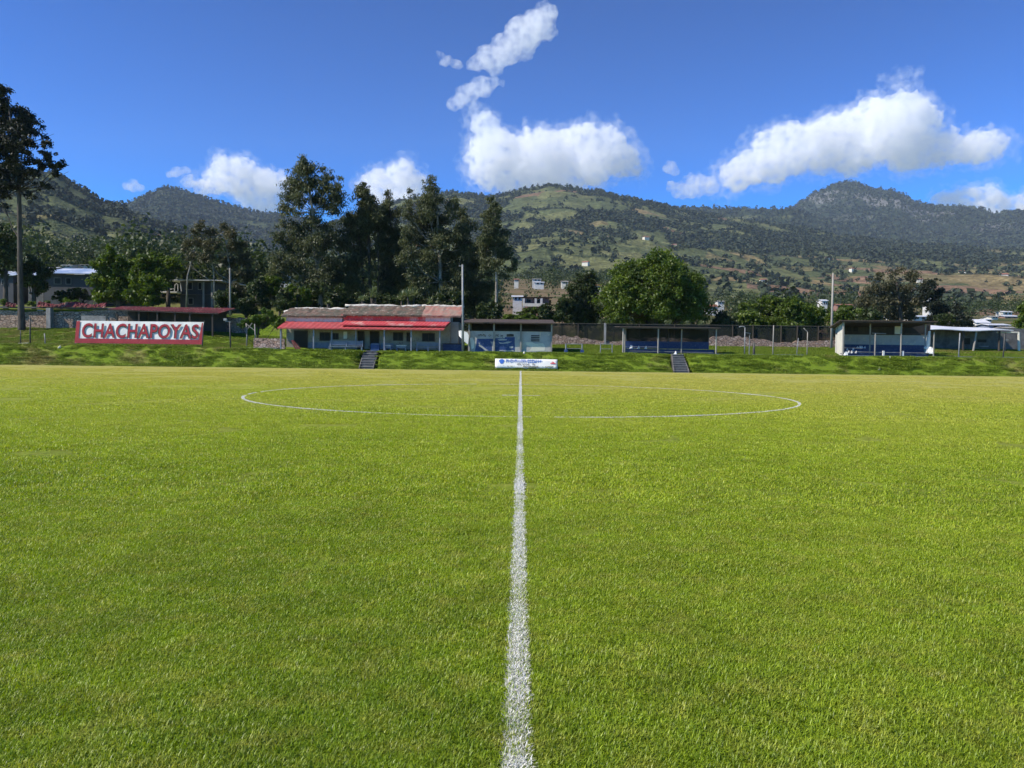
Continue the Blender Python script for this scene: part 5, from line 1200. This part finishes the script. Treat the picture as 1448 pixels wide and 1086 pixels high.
tree('wispy_tree', 'tall wispy brownish tree behind the covered stand', 108,
     [(1275, 470, .28), (1272, 430, .22), (1268, 400, .12)],
     [(1245, 392, 14, 8), (1268, 386, 14, 8), (1290, 392, 13, 9), (1235, 408, 13, 10), (1258, 404, 16, 10), (1282, 408, 14, 10), (1303, 404, 10, 9), (1228, 425, 15, 12), (1252, 424, 17, 12), (1276, 428, 16, 12), (1298, 425, 12, 11), (1240, 444, 17, 12), (1268, 446, 17, 12), (1294, 446, 13, 12)],
     LF['eucbrown'], 9000, .33, .36, 'bark_dark', .6, 1.2, 30, 8, .5)
tree('dark_tree', 'dark upright tree right of the wispy brown tree', 104, [(1324, 470, .22), (1322, 430, .15), (1318, 396, .04)], [(1316, 402, 9, 9), (1310, 416, 10, 10), (1325, 418, 11, 10), (1318, 434, 13, 11), (1332, 436, 9, 9), (1322, 452, 14, 12)], LF['pine'], 4800, .34, .4, seed=31)
tree('dark_tree', 'dark pointed small tree above the white lean-to roof', 100, [(1352, 475, .2), (1352, 450, .15), (1352, 428, .04)], column(1352, 428, 458, 12, 7, .4, .2, 5, 33)+[(1342, 458, 12, 12), (1362, 460, 11, 11)], LF['pine'], 3600, .33, .4, seed=32)
tree('bush', 'bright green bush at the right edge above the lean-to', 84, [(1447, 478, .12), (1447, 465, .1)], [(1444, 450, 9, 12), (1455, 440, 12, 14), (1442, 464, 8, 8), (1458, 460, 12, 12)], LF['broad'], 3000, .3, .55, seed=34, cat='bush')
tree('vine', 'bright green leafy vine spreading over the arbour left of the clubhouse', 70.6, [(362, 490, .06), (366, 465, .05), (372, 455, .03)],
     [(350, 456, 9, 5), (362, 452, 10, 6), (376, 448, 11, 6), (372, 440, 8, 5), (388, 452, 10, 6), (398, 455, 7, 5), (345, 460, 5, 4), (384, 444, 7, 5), (366, 459, 12, 5), (392, 460, 8, 5)],
     LF['bright'], 6500, .2, .6, seed=35, cat='vine', depth=.9, limbs=True)
# undergrowth below the eucalyptus row
for i, (px, py, rx, ry, mt, lab, Y) in enumerate(((362, 415, 17, 18, 'shrub', 'dark shrub left of the tallest eucalyptus', 86), (382, 402, 15, 14, 'broad', 'lighter green shrub beside the tallest eucalyptus', 88), (395, 425, 20, 15, 'shrub', 'dark shrub over the left end of the clubhouse roof', 84), (420, 420, 18, 16, 'broad', 'green shrub with light tips above the clubhouse roof', 85.5), (440, 418, 14, 18, 'shrub', 'dark shrub at the foot of the tallest eucalyptus', 87), (472, 418, 18, 20, 'shrub', 'dark shrub between the first two eucalyptus trunks', 86), (505, 425, 16, 14, 'shrub', 'dark shrub behind the left sword-leaved plant', 87), (540, 428, 18, 14, 'shrub', 'dark shrub behind the middle sword-leaved plants', 88.5), (578, 425, 20, 16, 'shrub', 'dark shrub at the foot of the dense eucalyptus', 87.5), (640, 425, 18, 16, 'shrub', 'dark shrub right of the dense eucalyptus trunk', 86.5), (692, 440, 18, 16, 'shrub', 'dark shrub at the foot of the lone eucalyptus', 85), (726, 452, 15, 9, 'broad', 'low green shrub above the painted booth roof', 83), (752, 452, 17, 9, 'broad', 'second low green shrub above the painted booth roof', 84), (778, 445, 16, 16, 'shrub', 'dull shrub at the right end above the painted booth', 86), (118, 414, 24, 10, 'shrub', 'dark shrub below the windows of the grey blue roofed house', 101), (86, 418, 14, 7, 'shrub', 'low dark shrub at the left foot of the grey blue roofed house', 100), (748, 444, 16, 9, 'broad', 'light green shrub hiding the foot of the veranda house', 138), (770, 446, 10, 9, 'shrub', 'dull shrub right of the veranda house foot', 139), (795, 438, 15, 18, 'shrub', 'taller dull shrub left of the dark conifer', 90), (868, 455, 14, 10, 'broad', 'low bush at the left foot of the big round tree', 86), (1330, 452, 14, 9, 'shrub', 'low dull shrub behind the right end of the covered stand', 92), (320, 425, 22, 18, 'shrub', 'dark shrub right of the balcony house', 90), (348, 432, 14, 14, 'shrub', 'dark shrub behind the vine arbour', 84))):
    g2 = random.Random(i+90); c2 = [(px+g2.uniform(-.75, .75)*rx, py+g2.uniform(-.7, .9)*ry, rx*g2.uniform(.35, .6), ry*g2.uniform(.35, .55)) for _ in range(9)]
    tree('shrub', lab, Y, [(px, py+ry+6, .1), (px, py, .05)], c2, LF[mt], 3600, .3, .55, seed=60+i, sub=8, cat='shrub', group='shrubs behind the club buildings')
# sword-leaved plants above the clubhouse roof
def sword_plant(px, py, h, w_, Y, lab, n=70, seed=1):
    g = random.Random(seed); c = Vector(at(px, py, Y)); s = Y/F; gb = G(c.x, Y)
    r = empty('sword_plant', (c.x, Y, gb)); tag(r, lab, 'plant', 'sword-leaved plants behind the clubhouse')
    m = MB(); V, Fq, T = [], [], []
    for k in range(4):
        hx = c.x+g.uniform(-.6, .6)*w_*s; hz = c.z+g.uniform(-.1, .35)*h*s; hy = Y+g.uniform(-.6, .6)
        m.tube([(c.x+g.uniform(-.2, .2), Y, gb-.2), ((c.x+hx)/2, hy, (gb+hz)/2), (hx, hy, hz)], [.13, .1, .08], 7)
        for i in range(n//4):
            a = g.uniform(0, 2*math.pi); e = g.uniform(.1, 1.35); L = h*s*g.uniform(.5, .95); d = Vector((math.cos(a)*math.cos(e), math.sin(a)*math.cos(e), math.sin(e)))
            sd_ = Vector((-math.sin(a), math.cos(a), 0))*.055; p0 = Vector((hx, hy, hz)); p1 = p0+d*L*.55; p2 = p0+d*L+Vector((0, 0, -.25*L*math.cos(e)))
            b = len(V); V += [p0-sd_*.6, p0+sd_*.6, p1+sd_, p1-sd_, p2]; Fq.append((b, b+1, b+2, b+3)); Fq.append((b+3, b+2, b+4, b+4)); t = g.uniform(.2, 1)**1.3; T += [t]*5
    m.build('trunk', MT['bark_dark'], r, smooth=True)
    q = np.array([f for f in Fq if len(set(f)) == 4]); t3 = np.array([f[:3] for f in Fq if len(set(f)) == 3])
    o = mesh_np('foliage', np.array([tuple(v) for v in V]), [q, t3], LF['agave'], attrs={'tint': np.array(T)}); o.parent = r; o.matrix_parent_inverse = Matrix.Translation(r.location).inverted(); o.name = 'crown'
for i, (px, py, h, w_, lab) in enumerate(((512, 428, 12, 8, 'small pale sword-leaved plant at the left of those over the clubhouse roof'), (530, 420, 17, 15, 'broad green sword-leaved plant over the middle of the clubhouse roof'), (566, 424, 17, 12, 'sword-leaved plant with pale upright leaves over the clubhouse roof'), (582, 424, 18, 10, 'palest tall sword-leaved plant over the clubhouse roof'), (609, 430, 11, 5, 'single small pale sword-leaved plant right of the others'), (466, 432, 8, 4, 'tiny bright sword-leaved plant behind the left clubhouse roof'))):
    sword_plant(px, py, h, w_, 80.5+i*.4, lab, 120, i+3)
# weeds along the wall tops and beside the fences
def weed(px, Y, z, h, lab, seed):
    x = fx(px, Y); r = leaves([(x, Y, z+h*.5)], [(h*.9, h*.6, h*.6)], 420, .16, .3, LF['weed'], 'weed_clump', None, sub=8, seed=seed); tag(r, lab, 'weeds', 'weed clumps on the wall tops'); return r
for i, (px, z, h, lab) in enumerate(((45, 5.5, .45, 'low weeds on the wall right of the pine trunk'), (68, 5.5, .4, 'low weeds above the stone pillar'), (98, 5.6, .65, 'taller weeds on the wall below the blue roofed house'), (108, 5.6, .5, 'weeds on the wall left of the red shelter roof'), (6, 5.5, .5, 'weeds on the wall at the left edge'))):
    weed(px, 79.2, z, h, lab, i+5)
for i, (px, lab) in enumerate(((944, 'leafy weed showing over the bench shelter roof on the left'), (970, 'leafy weed showing over the middle of the bench shelter roof'), (992, 'leafy weed showing over the right of the bench shelter roof'))):
    Y = 79.4; z = fz(px, 459, Y); x = fx(px, Y)
    r = empty('weed_clump', (x, Y, G(x, Y))); tag(r, lab, 'weeds')
    MB().tube([(x, Y, G(x, Y)-.1), (x+.1, Y, z)], [.04, .02], 5).build('stem', MT['bark_dark'], r)
    o = leaves([(x, Y, z)], [(.35, .3, .45)], 300, .2, .4, LF['agave'], 'foliage', r, seed=i+70)
# ------------------------------------------------------------------ houses
HBOX = [(40, 142, 388, 420, 104), (-40, 19, 390, 416, 106), (233, 305, 398, 434, 100), (739, 776, 421, 446, 150)]
def house(px0, px1, pt, pb, Y, wall, roof, label, windows=(), gable=None, dep=6, over=.35, rt=None, door=None, cat='house', group=None):
    """px0-px1 wide, eave at pt, visible base at pb; gable: ridge height in picture units above the eave"""
    x0, x1 = fx(px0, Y, pb), fx(px1, Y, pb); pm = (px0+px1)/2; z1 = fz(pm, pt, Y); z0 = fz(pm, pb, Y); gb = min(z0, G((x0+x1)/2, Y), G(x0, Y))-.6
    r = empty('house', ((x0+x1)/2, Y, z0)); tag(r, label, cat, group)
    MB().box(x0, x1, Y, Y+dep, gb, z1).build('wall', MT[wall], r)
    m = MB()
    if gable:
        zr = z1+gable*Y/F; ym = Y+dep/2
        plate(m, [(x0-over, Y-over, z1-.05), (x1+over, Y-over, z1-.05), (x1+over, ym, zr), (x0-over, ym, zr)], .1)
        plate(m, [(x1+over, Y+dep+over, z1-.05), (x0-over, Y+dep+over, z1-.05), (x0-over, ym+.002, zr), (x1+over, ym+.002, zr)], .1)
        m.add([(x0+.02, Y+.1, z1), (x0+.02, Y+dep-.1, z1), (x0+.02, ym, zr-.12)], [(0, 1, 2)]); m.add([(x1-.02, Y+.1, z1), (x1-.02, Y+dep-.1, z1), (x1-.02, ym, zr-.12)], [(0, 1, 2)])
    else:
        h = (rt or 1.5)*Y/F; plate(m, [(x0-over, Y-over, z1+.1), (x1+over, Y-over, z1+.1), (x1+over, Y+dep+over, z1+.1+h), (x0-over, Y+dep+over, z1+.1+h)], .09)
    m.build('roof', MT[roof], r)
    for (a, b, c, d) in windows:
        xa, xb, za_, zb2 = fx(a, Y), fx(b, Y), fz(pm, d, Y), fz(pm, c, Y)
        w_ = MB().box(xa-.06, xb+.06, Y-.08, Y-.003, za_-.06, za_).box(xa-.06, xb+.06, Y-.05, Y-.003, zb2, zb2+.06).box(xa-.06, xa, Y-.05, Y-.003, za_, zb2).box(xb, xb+.06, Y-.05, Y-.003, za_, zb2).build('window', MT['concrete'], r)
        MB().box(xa, xb, Y-.025, Y-.004, za_, zb2).build('pane', MT['glass'], w_)
    return r
house(62, 142, 388, 420, 104, 'house_shade_grey', 'roof_blue', 'grey house with a bright blue sheet roof above the left stone wall', [(78, 87, 393.5, 401.5), (94.5, 101, 393.5, 401.5)], rt=13, dep=5, over=.6)
house(40, 61.5, 390, 420, 105.5, 'darkconc', 'roof_blue', 'low dark shed with a blue roof left of the grey house', [(50, 58, 395, 401)], rt=10, dep=4)
house(-40, 19, 390, 416, 106, 'house_shade_grey', 'roof_blue', 'grey house with a blue roof cut off by the left edge', [(4, 12, 396, 402)], rt=11, dep=5)
r = house(255, 305, 398, 434, 100, 'house_shade_grey', 'roof_white', 'two-storey grey house with a balcony and thin white roof', [(263, 272, 400, 409), (281, 285, 400, 409), (247+20, 273, 422, 430)], rt=1.0, dep=6, over=1.4)
zb3 = fz(250, 413, 100); MB().box(fx(233, 100), fx(257, 100), 98.6, 99.99, zb3-.18, zb3).build('balcony_slab', MT['white_wall'], r)
m = MB(); m.tube([(fx(247, 98.7), 98.7, zb3), (fx(248, 98.7), 98.7, zb3+.8), (fx(250.5, 98.7), 98.7, zb3+.95), (fx(252, 98.7), 98.7, zb3+.8), (fx(252, 98.7), 98.7, zb3)], .06, 6); m.tube([(fx(257, 98.7), 98.7, zb3), (fx(255.5, 98.7), 98.7, zb3+1.0)], .06, 6); m.tube([(fx(234, 98.7), 98.7, zb3+.15), (fx(246, 98.7), 98.7, zb3+.3)], .05, 6); m.build('balcony_rail', MT['white_wall'], r)
for px in (288, 300): x = fx(px, 99.2); MB().box(x-.1, x+.1, 99.1, 99.3, fz(px, 432, 99.2)-1, fz(px, 397.5, 99.2)).build('column', MT['concrete'], r)
MB().box(fx(256, 100), fx(304, 100), 99.7, 99.99, fz(280, 417, 100), fz(280, 416, 100)).build('floor_band', MT['darkconc'], r)
r = house(739, 776, 421, 446, 150, 'pink_wall', 'darkwood', 'red and white veranda house on the bare slope right of the lone eucalyptus', [(744, 750, 423.5, 428), (757, 763, 423.5, 428), (757, 770, 437, 441)], rt=3, dep=7, over=.8)
MB().box(fx(739, 148.8), fx(773, 148.8), 148.6, 148.9, fz(756, 433.5, 148.8), fz(756, 429, 148.8)).build('veranda_parapet', MT['cream_wall'], r)
for px in (740, 757, 765): x = fx(px, 148.8); MB().box(x-.2, x+.2, 148.65, 148.85, fz(px, 436, 148.8), fz(px, 422, 148.8)).build('column', MT['white_wall'], r)
hs = [(725, 738, 419, 426, 165, 'white_wall', 'roof_white', 'small pale shed left of the red and white veranda house', 2), (756, 769, 399, 403, 300, 'white_wall', 'roof_white', 'long white house above the bare slope', 1.2), (753, 765, 394.5, 398, 330, 'white_wall', 'concrete', 'upper of two white houses above the bare slope', 1), (794, 803, 398, 402, 310, 'cream_wall', 'concrete', 'small cream house above the bare slope on the right', 1.4), (727, 733, 395, 398.5, 320, 'cream_wall', 'terracotta', 'tiny cream house above the bare slope on the left', 1.5),
      (838, 850, 404, 409, 300, 'white_wall', 'terracotta', 'white house with a red roof left of the big round tree', 2), (1000, 1014, 433, 439, 240, 'white_wall', 'terracotta', 'white gabled house right of the big round tree', 3), (1015, 1024, 426, 431, 280, 'white_wall', 'concrete', 'tiny white house above the low tree beside the big round tree', 1.3),
      (1162.5, 1170, 425, 433, 250, 'white_wall', 'roof_white', 'tall white house left of the utility pole top', 2), (1184, 1206, 431, 439, 255, 'pink_wall', 'terracotta', 'pinkish low building right of the utility pole', 1.6), (1314, 1322, 423, 428, 250, 'white_wall', 'roof_white', 'white house showing between the trees above the stand', 1.6),
      (1382, 1398, 456, 466, 150, 'white_wall', 'roof_white', 'white gabled house above the lean-to roof', 5), (1399, 1426, 459, 466, 140, 'bluegrey', 'roof_white', 'long pale blue house right of the white gabled house', 2), (1426, 1438, 463, 472, 130, 'cream_wall', 'concrete', 'cream house at the right edge above the crooked frame', 1.5), (1418, 1431, 441, 446, 260, 'white_wall', 'roof_white', 'white house higher up at the right edge', 1.8), (1402, 1411, 447.5, 450.5, 240, 'cream_wall', 'concrete', 'small cream house above the pale blue house', 1.2), (1421, 1440, 447, 453, 250, 'pink_wall', 'roof_white', 'wide pinkish house below the highest white one at the right edge', 1.5), (1395, 1402, 451.5, 455, 210, 'white_wall', 'roof_white', 'tiny white house just above the white gable', 1.2), (1260, 1277, 448.5, 453, 150, 'white_wall', 'roof_white', 'white roof showing behind the left of the stand roof', 1.2), (1290, 1312, 447, 453, 150, 'white_wall', 'roof_white', 'white house showing over the right of the stand roof', 1.6), (1345, 1353, 453, 459, 170, 'cream_wall', 'concrete', 'cream house hidden by the dark pointed tree', 1.2),
      (62, 74, 379, 386, 128, 'pink_wall', 'roof_white', 'red and white house rising behind the blue roof', 3), (88, 102, 374.5, 378, 170, 'white_wall', 'roof_white', 'white house farther up behind the blue roof', 1.2), (105, 120, 379.5, 383, 160, 'cream_wall', 'roof_white', 'long pale house right above the blue roof', 1), (112, 130, 374, 377, 190, 'cream_wall', 'concrete', 'highest pale house behind the blue roof', 1), (396, 406, 389, 394, 230, 'white_wall', 'roof_white', 'small white house beside the tallest eucalyptus trunk', 1.2)]
for (a, b, c, d, Y, wl, rf_, lab, gb_) in hs:
    wn_ = [(a+(b-a)*.2, a+(b-a)*.38, c+(d-c)*.25, c+(d-c)*.65), (a+(b-a)*.6, a+(b-a)*.78, c+(d-c)*.25, c+(d-c)*.65)]
    house(a, b, c, d, Y, wl, rf_, lab, wn_, gable=gb_, dep=max(4, (b-a)*Y/F*.6), over=.3)
HBOX += [h[:5] for h in hs]
# woods farther up the valley, one mass
C_, R_, = [], []
gw = random.Random(12)
def to_px(x, y, z):
    v = np.array([x, y, z-CAMZ])@C2W; return PW/2+F*v[0]/-v[2], PH/2-F*v[1]/-v[2]
for _ in range(2600):
    Y = 112+600*gw.random()**1.5; x = gw.uniform(-.68, .68)*Y; gb = G(x, Y); h = gw.uniform(5, 10.5); rr = h*gw.uniform(.26, .4)
    px, py = to_px(x, Y, gb+h); p2, pb = to_px(x, Y, gb)
    if 706 < px < 806 and Y < 330 and gw.random() < .8: continue
    if px > 1000 and gw.random() < .55: continue
    if px > 980 and Y < 260: h *= .6
    wpx = rr*F/Y
    if any(a-wpx-1 < px < b+wpx+1 and Y < hY+3 and py < d-1 for (a, b, c, d, hY) in HBOX): continue
    k = 3 if Y < 350 else 2
    for q in range(k):
        C_.append((x+gw.uniform(-.35, .35)*rr, Y+gw.uniform(-.35, .35)*rr, gb+h-rr-q*(h-1.2*rr)/k)); f = 1+.12*q; R_.append((rr*f, rr*f, rr*1.1))
o = leaves(C_, R_, 170000, .66, .65, LF['shrub'], 'valley_woods', None, sub=4, subr=.62, seed=99); tag(o, 'dark mixed woods filling the valley floor below the hills', kind='stuff')
# farmhouses dotted on the hills (a few pixels each)
def speck_house():
    m = MB(); m.mat(0).box(-4.5, 4.5, -3, 3, -3, 3.2); m.mat(1); plate(m, [(-5, -3.5, 3.1), (5, -3.5, 3.1), (5, 0, 5), (-5, 0, 5)], .2); plate(m, [(5, 3.5, 3.1), (-5, 3.5, 3.1), (-5, .01, 5), (5, .01, 5)], .2)
    return m.build('farmhouse', [MT['cream_wall'], MT['terracotta']])
sp = speck_house(); first = True
for key, n, seed in (('m', 30, 5), ('l', 9, 6)):
    P, dens, T = HL[key]; g = random.Random(seed); Pf = P.reshape(-1, 3); ok = np.where((dens.ravel() < .1) & (T.ravel() > .12) & (T.ravel() < .8) & (np.abs(np.degrees(np.arctan2(Pf[:, 0], Pf[:, 1]))) < 31))[0]
    for i in range(n):
        c = Pf[g.choice(list(ok[:: max(1, len(ok)//4000)]))]
        o = sp if first else sp.copy()
        if not first: col.objects.link(o)
        first = False; o.location = (c[0], c[1], c[2]+1.5); o.rotation_euler.z = g.uniform(-.6, .6); s = g.uniform(.7, 1.25); o.scale = (s, s, s)
        tag(o, 'tiny pale farmhouse among the fields on the hillside', 'farmhouse', 'farmhouses dotted over the hillside fields')
# ------------------------------------------------------------------ clouds (volumes in puffy shells, beyond the hazy air)
def cloud_mat(name, dens, lo, hi, ns):
    k = N(name); tc = k.node('ShaderNodeTexCoord').outputs['Object']
    n = k.noise(ns, 5, .62, tc)
    r = k.ramp(n, (lo, 0), (hi, 1))
    v = k.node('ShaderNodeVolumePrincipled', Anisotropy=.0)
    v.inputs['Color'].default_value = (.995, .995, 1, 1)
    k.l(k.math('MULTIPLY', r, dens), v.inputs['Density'])
    k.l(v.outputs[0], k.out.inputs['Volume'])
    return k.m
m_cl = cloud_mat('cloud_vapour', .020, .40, .68, .013)
m_thin = cloud_mat('thin_cloud_vapour', .0095, .38, .66, .012)
m_veil = cloud_mat('cloud_veil', .0042, .46, .76, .012)
tx1 = bpy.data.textures.new('cloud_billows', 'CLOUDS'); tx1.noise_scale = 105; tx1.noise_depth = 3
tx2 = bpy.data.textures.new('cloud_puffs', 'CLOUDS'); tx2.noise_scale = 42; tx2.noise_depth = 3
CY = 7600.0
def cloud(blobs, mat, label, depth=1.0, d1=120, d2=110, vox=13, mul=1.26):
    k_ = CY/F
    c0 = at(blobs[0][0], blobs[0][1], CY)
    bm = bmesh.new(); rn = random.Random(int(blobs[0][0]))
    for (px, py, r) in blobs:
        c = at(px, py, CY); rr = r*k_*mul
        q = Matrix.Translation((c[0]-c0[0], rn.uniform(-.5, .5)*rr*depth, c[2]-c0[2])) @ Matrix.Diagonal((rr, rr*depth, rr*.92, 1))
        bmesh.ops.create_icosphere(bm, subdivisions=3, radius=1, matrix=q)
    me = bpy.data.meshes.new('cloud'); bm.to_mesh(me); bm.free(); me.materials.append(mat)
    o = bpy.data.objects.new('cloud', me); col.objects.link(o); o.location = c0
    md = o.modifiers.new('union', 'REMESH'); md.mode = 'VOXEL'; md.voxel_size = vox
    for tx, st in ((tx1, d1), (tx2, d2)):
        md = o.modifiers.new('billow', 'DISPLACE'); md.texture = tx; md.strength = st; md.mid_level = .5; md.texture_coords = 'LOCAL'
    md = o.modifiers.new('union', 'REMESH'); md.mode = 'VOXEL'; md.voxel_size = vox
    if mat is m_cl:
        v = bpy.data.objects.new('veil', me.copy()); v.data.materials[0] = m_veil; col.objects.link(v); v.parent = o; v.scale = (1.07, 1.07, 1.10)
        for tn, st in ((None, 0), (tx1, 190), (tx2, 200), (None, 0)):
            if tn is None: md = v.modifiers.new('union', 'REMESH'); md.mode = 'VOXEL'; md.voxel_size = vox*1.2
            else: md = v.modifiers.new('billow', 'DISPLACE'); md.texture = tn; md.strength = st; md.mid_level = .42; md.texture_coords = 'LOCAL'
    tag(o, label, 'cloud', 'clouds in the blue sky'); return o
cloud([(760, 228, 34), (690, 205, 22), (684, 178, 15), (705, 218, 26), (672, 225, 12), (690, 240, 22), (735, 222, 24), (790, 212, 26), (825, 205, 25), (858, 208, 24), (880, 225, 20), (898, 238, 9), (720, 250, 20), (780, 248, 24), (835, 238, 24), (760, 262, 16), (810, 258, 16), (700, 262, 9)], m_cl, 'large white cloud rising above the rounded middle summit')
cloud([(660, 135, 15), (680, 122, 15), (645, 148, 10), (695, 115, 10), (668, 150, 8), (640, 152, 5), (708, 118, 5)], m_thin, 'small ragged cloud in the column between two larger clouds', d1=80, d2=60, mul=1.1)
cloud([(715, 70, 22), (740, 52, 24), (762, 32, 22), (772, 22, 15), (690, 82, 17), (700, 95, 12), (672, 88, 11), (778, 45, 10), (745, 75, 11)], m_thin, 'highest wispy cloud at the top edge of the sky', d1=80, d2=60, mul=1.12)
cloud([(632, 86, 7), (645, 90, 7), (622, 78, 5)], m_thin, 'tiny faint shred of cloud left of the topmost wisp', d1=50, d2=40, vox=10)
cloud([(1250, 190, 36), (1045, 245, 20), (1065, 238, 22), (1090, 235, 22), (1092, 205, 20), (1115, 200, 24), (1145, 205, 26), (1180, 190, 25), (1205, 185, 26), (1240, 168, 27), (1275, 165, 26), (1305, 172, 22), (1300, 205, 26), (1330, 210, 22), (1210, 215, 26), (1160, 222, 20), (1345, 215, 17), (1370, 212, 17), (1395, 205, 21), (1410, 200, 15), (1270, 220, 20), (1120, 232, 16), (1345, 190, 10)], m_cl, 'long white cloud spread over the peaked right mountain')
cloud([(982, 263, 17), (965, 268, 12), (1000, 265, 12), (950, 262, 7)], m_thin, 'small pale puff above the level ridge, left of the long cloud', mul=1.15, d1=60)
cloud([(948, 236, 8), (955, 243, 6)], m_thin, 'tiny faint tuft of cloud above the pale puff', d1=40, d2=30, vox=10)
cloud([(1275, 110, 17), (1255, 112, 12), (1295, 104, 10), (1262, 121, 7)], m_veil, 'thin veil of cloud hanging above the long right cloud', d1=60, d2=80, mul=1.2)
cloud([(1385, 288, 20), (1360, 284, 16), (1340, 286, 13), (1410, 292, 15), (1325, 282, 9), (1435, 290, 12), (1455, 285, 14), (1390, 310, 20)], m_cl, 'white cloud peeping over the right mountain shoulder at the edge')
cloud([(340, 252, 24), (318, 238, 15), (308, 255, 16), (360, 258, 20), (382, 262, 18), (395, 258, 14), (350, 275, 16), (378, 285, 15), (285, 262, 10), (270, 258, 8), (365, 295, 9), (410, 275, 14)], m_cl, 'white cloud behind the tall left eucalyptus')
cloud([(250, 243, 7), (262, 240, 6), (240, 246, 4)], m_thin, 'faint wisp over the small left mountain', d1=35, d2=30, vox=10)
cloud([(188, 262, 8), (178, 261, 5), (200, 266, 5)], m_thin, 'smallest faint wisp above the gap between the left hills', d1=35, d2=30, vox=10)
cloud([(560, 262, 24), (572, 248, 16), (585, 255, 14), (535, 258, 15), (520, 258, 11), (592, 272, 14), (540, 280, 20), (570, 285, 20), (508, 262, 7)], m_cl, 'white cloud showing between the two groups of tall trees')
HAZE=5.2e-5
# ------------------------------------------------------------------ haze
hz = MB().box(-5200, 5200, -300, 5900, -14, 1500).build('haze', N('haze').m)
m = hz.data.materials[0]; k_ = m.node_tree
pv = k_.nodes.new('ShaderNodeVolumePrincipled'); pv.inputs['Color'].default_value = (.68, .82, 1, 1); pv.inputs['Density'].default_value = HAZE; pv.inputs['Anisotropy'].default_value = .0
k_.links.new(pv.outputs[0], [n for n in k_.nodes if n.type == 'OUTPUT_MATERIAL'][0].inputs['Volume'])
tag(hz, kind='stuff')
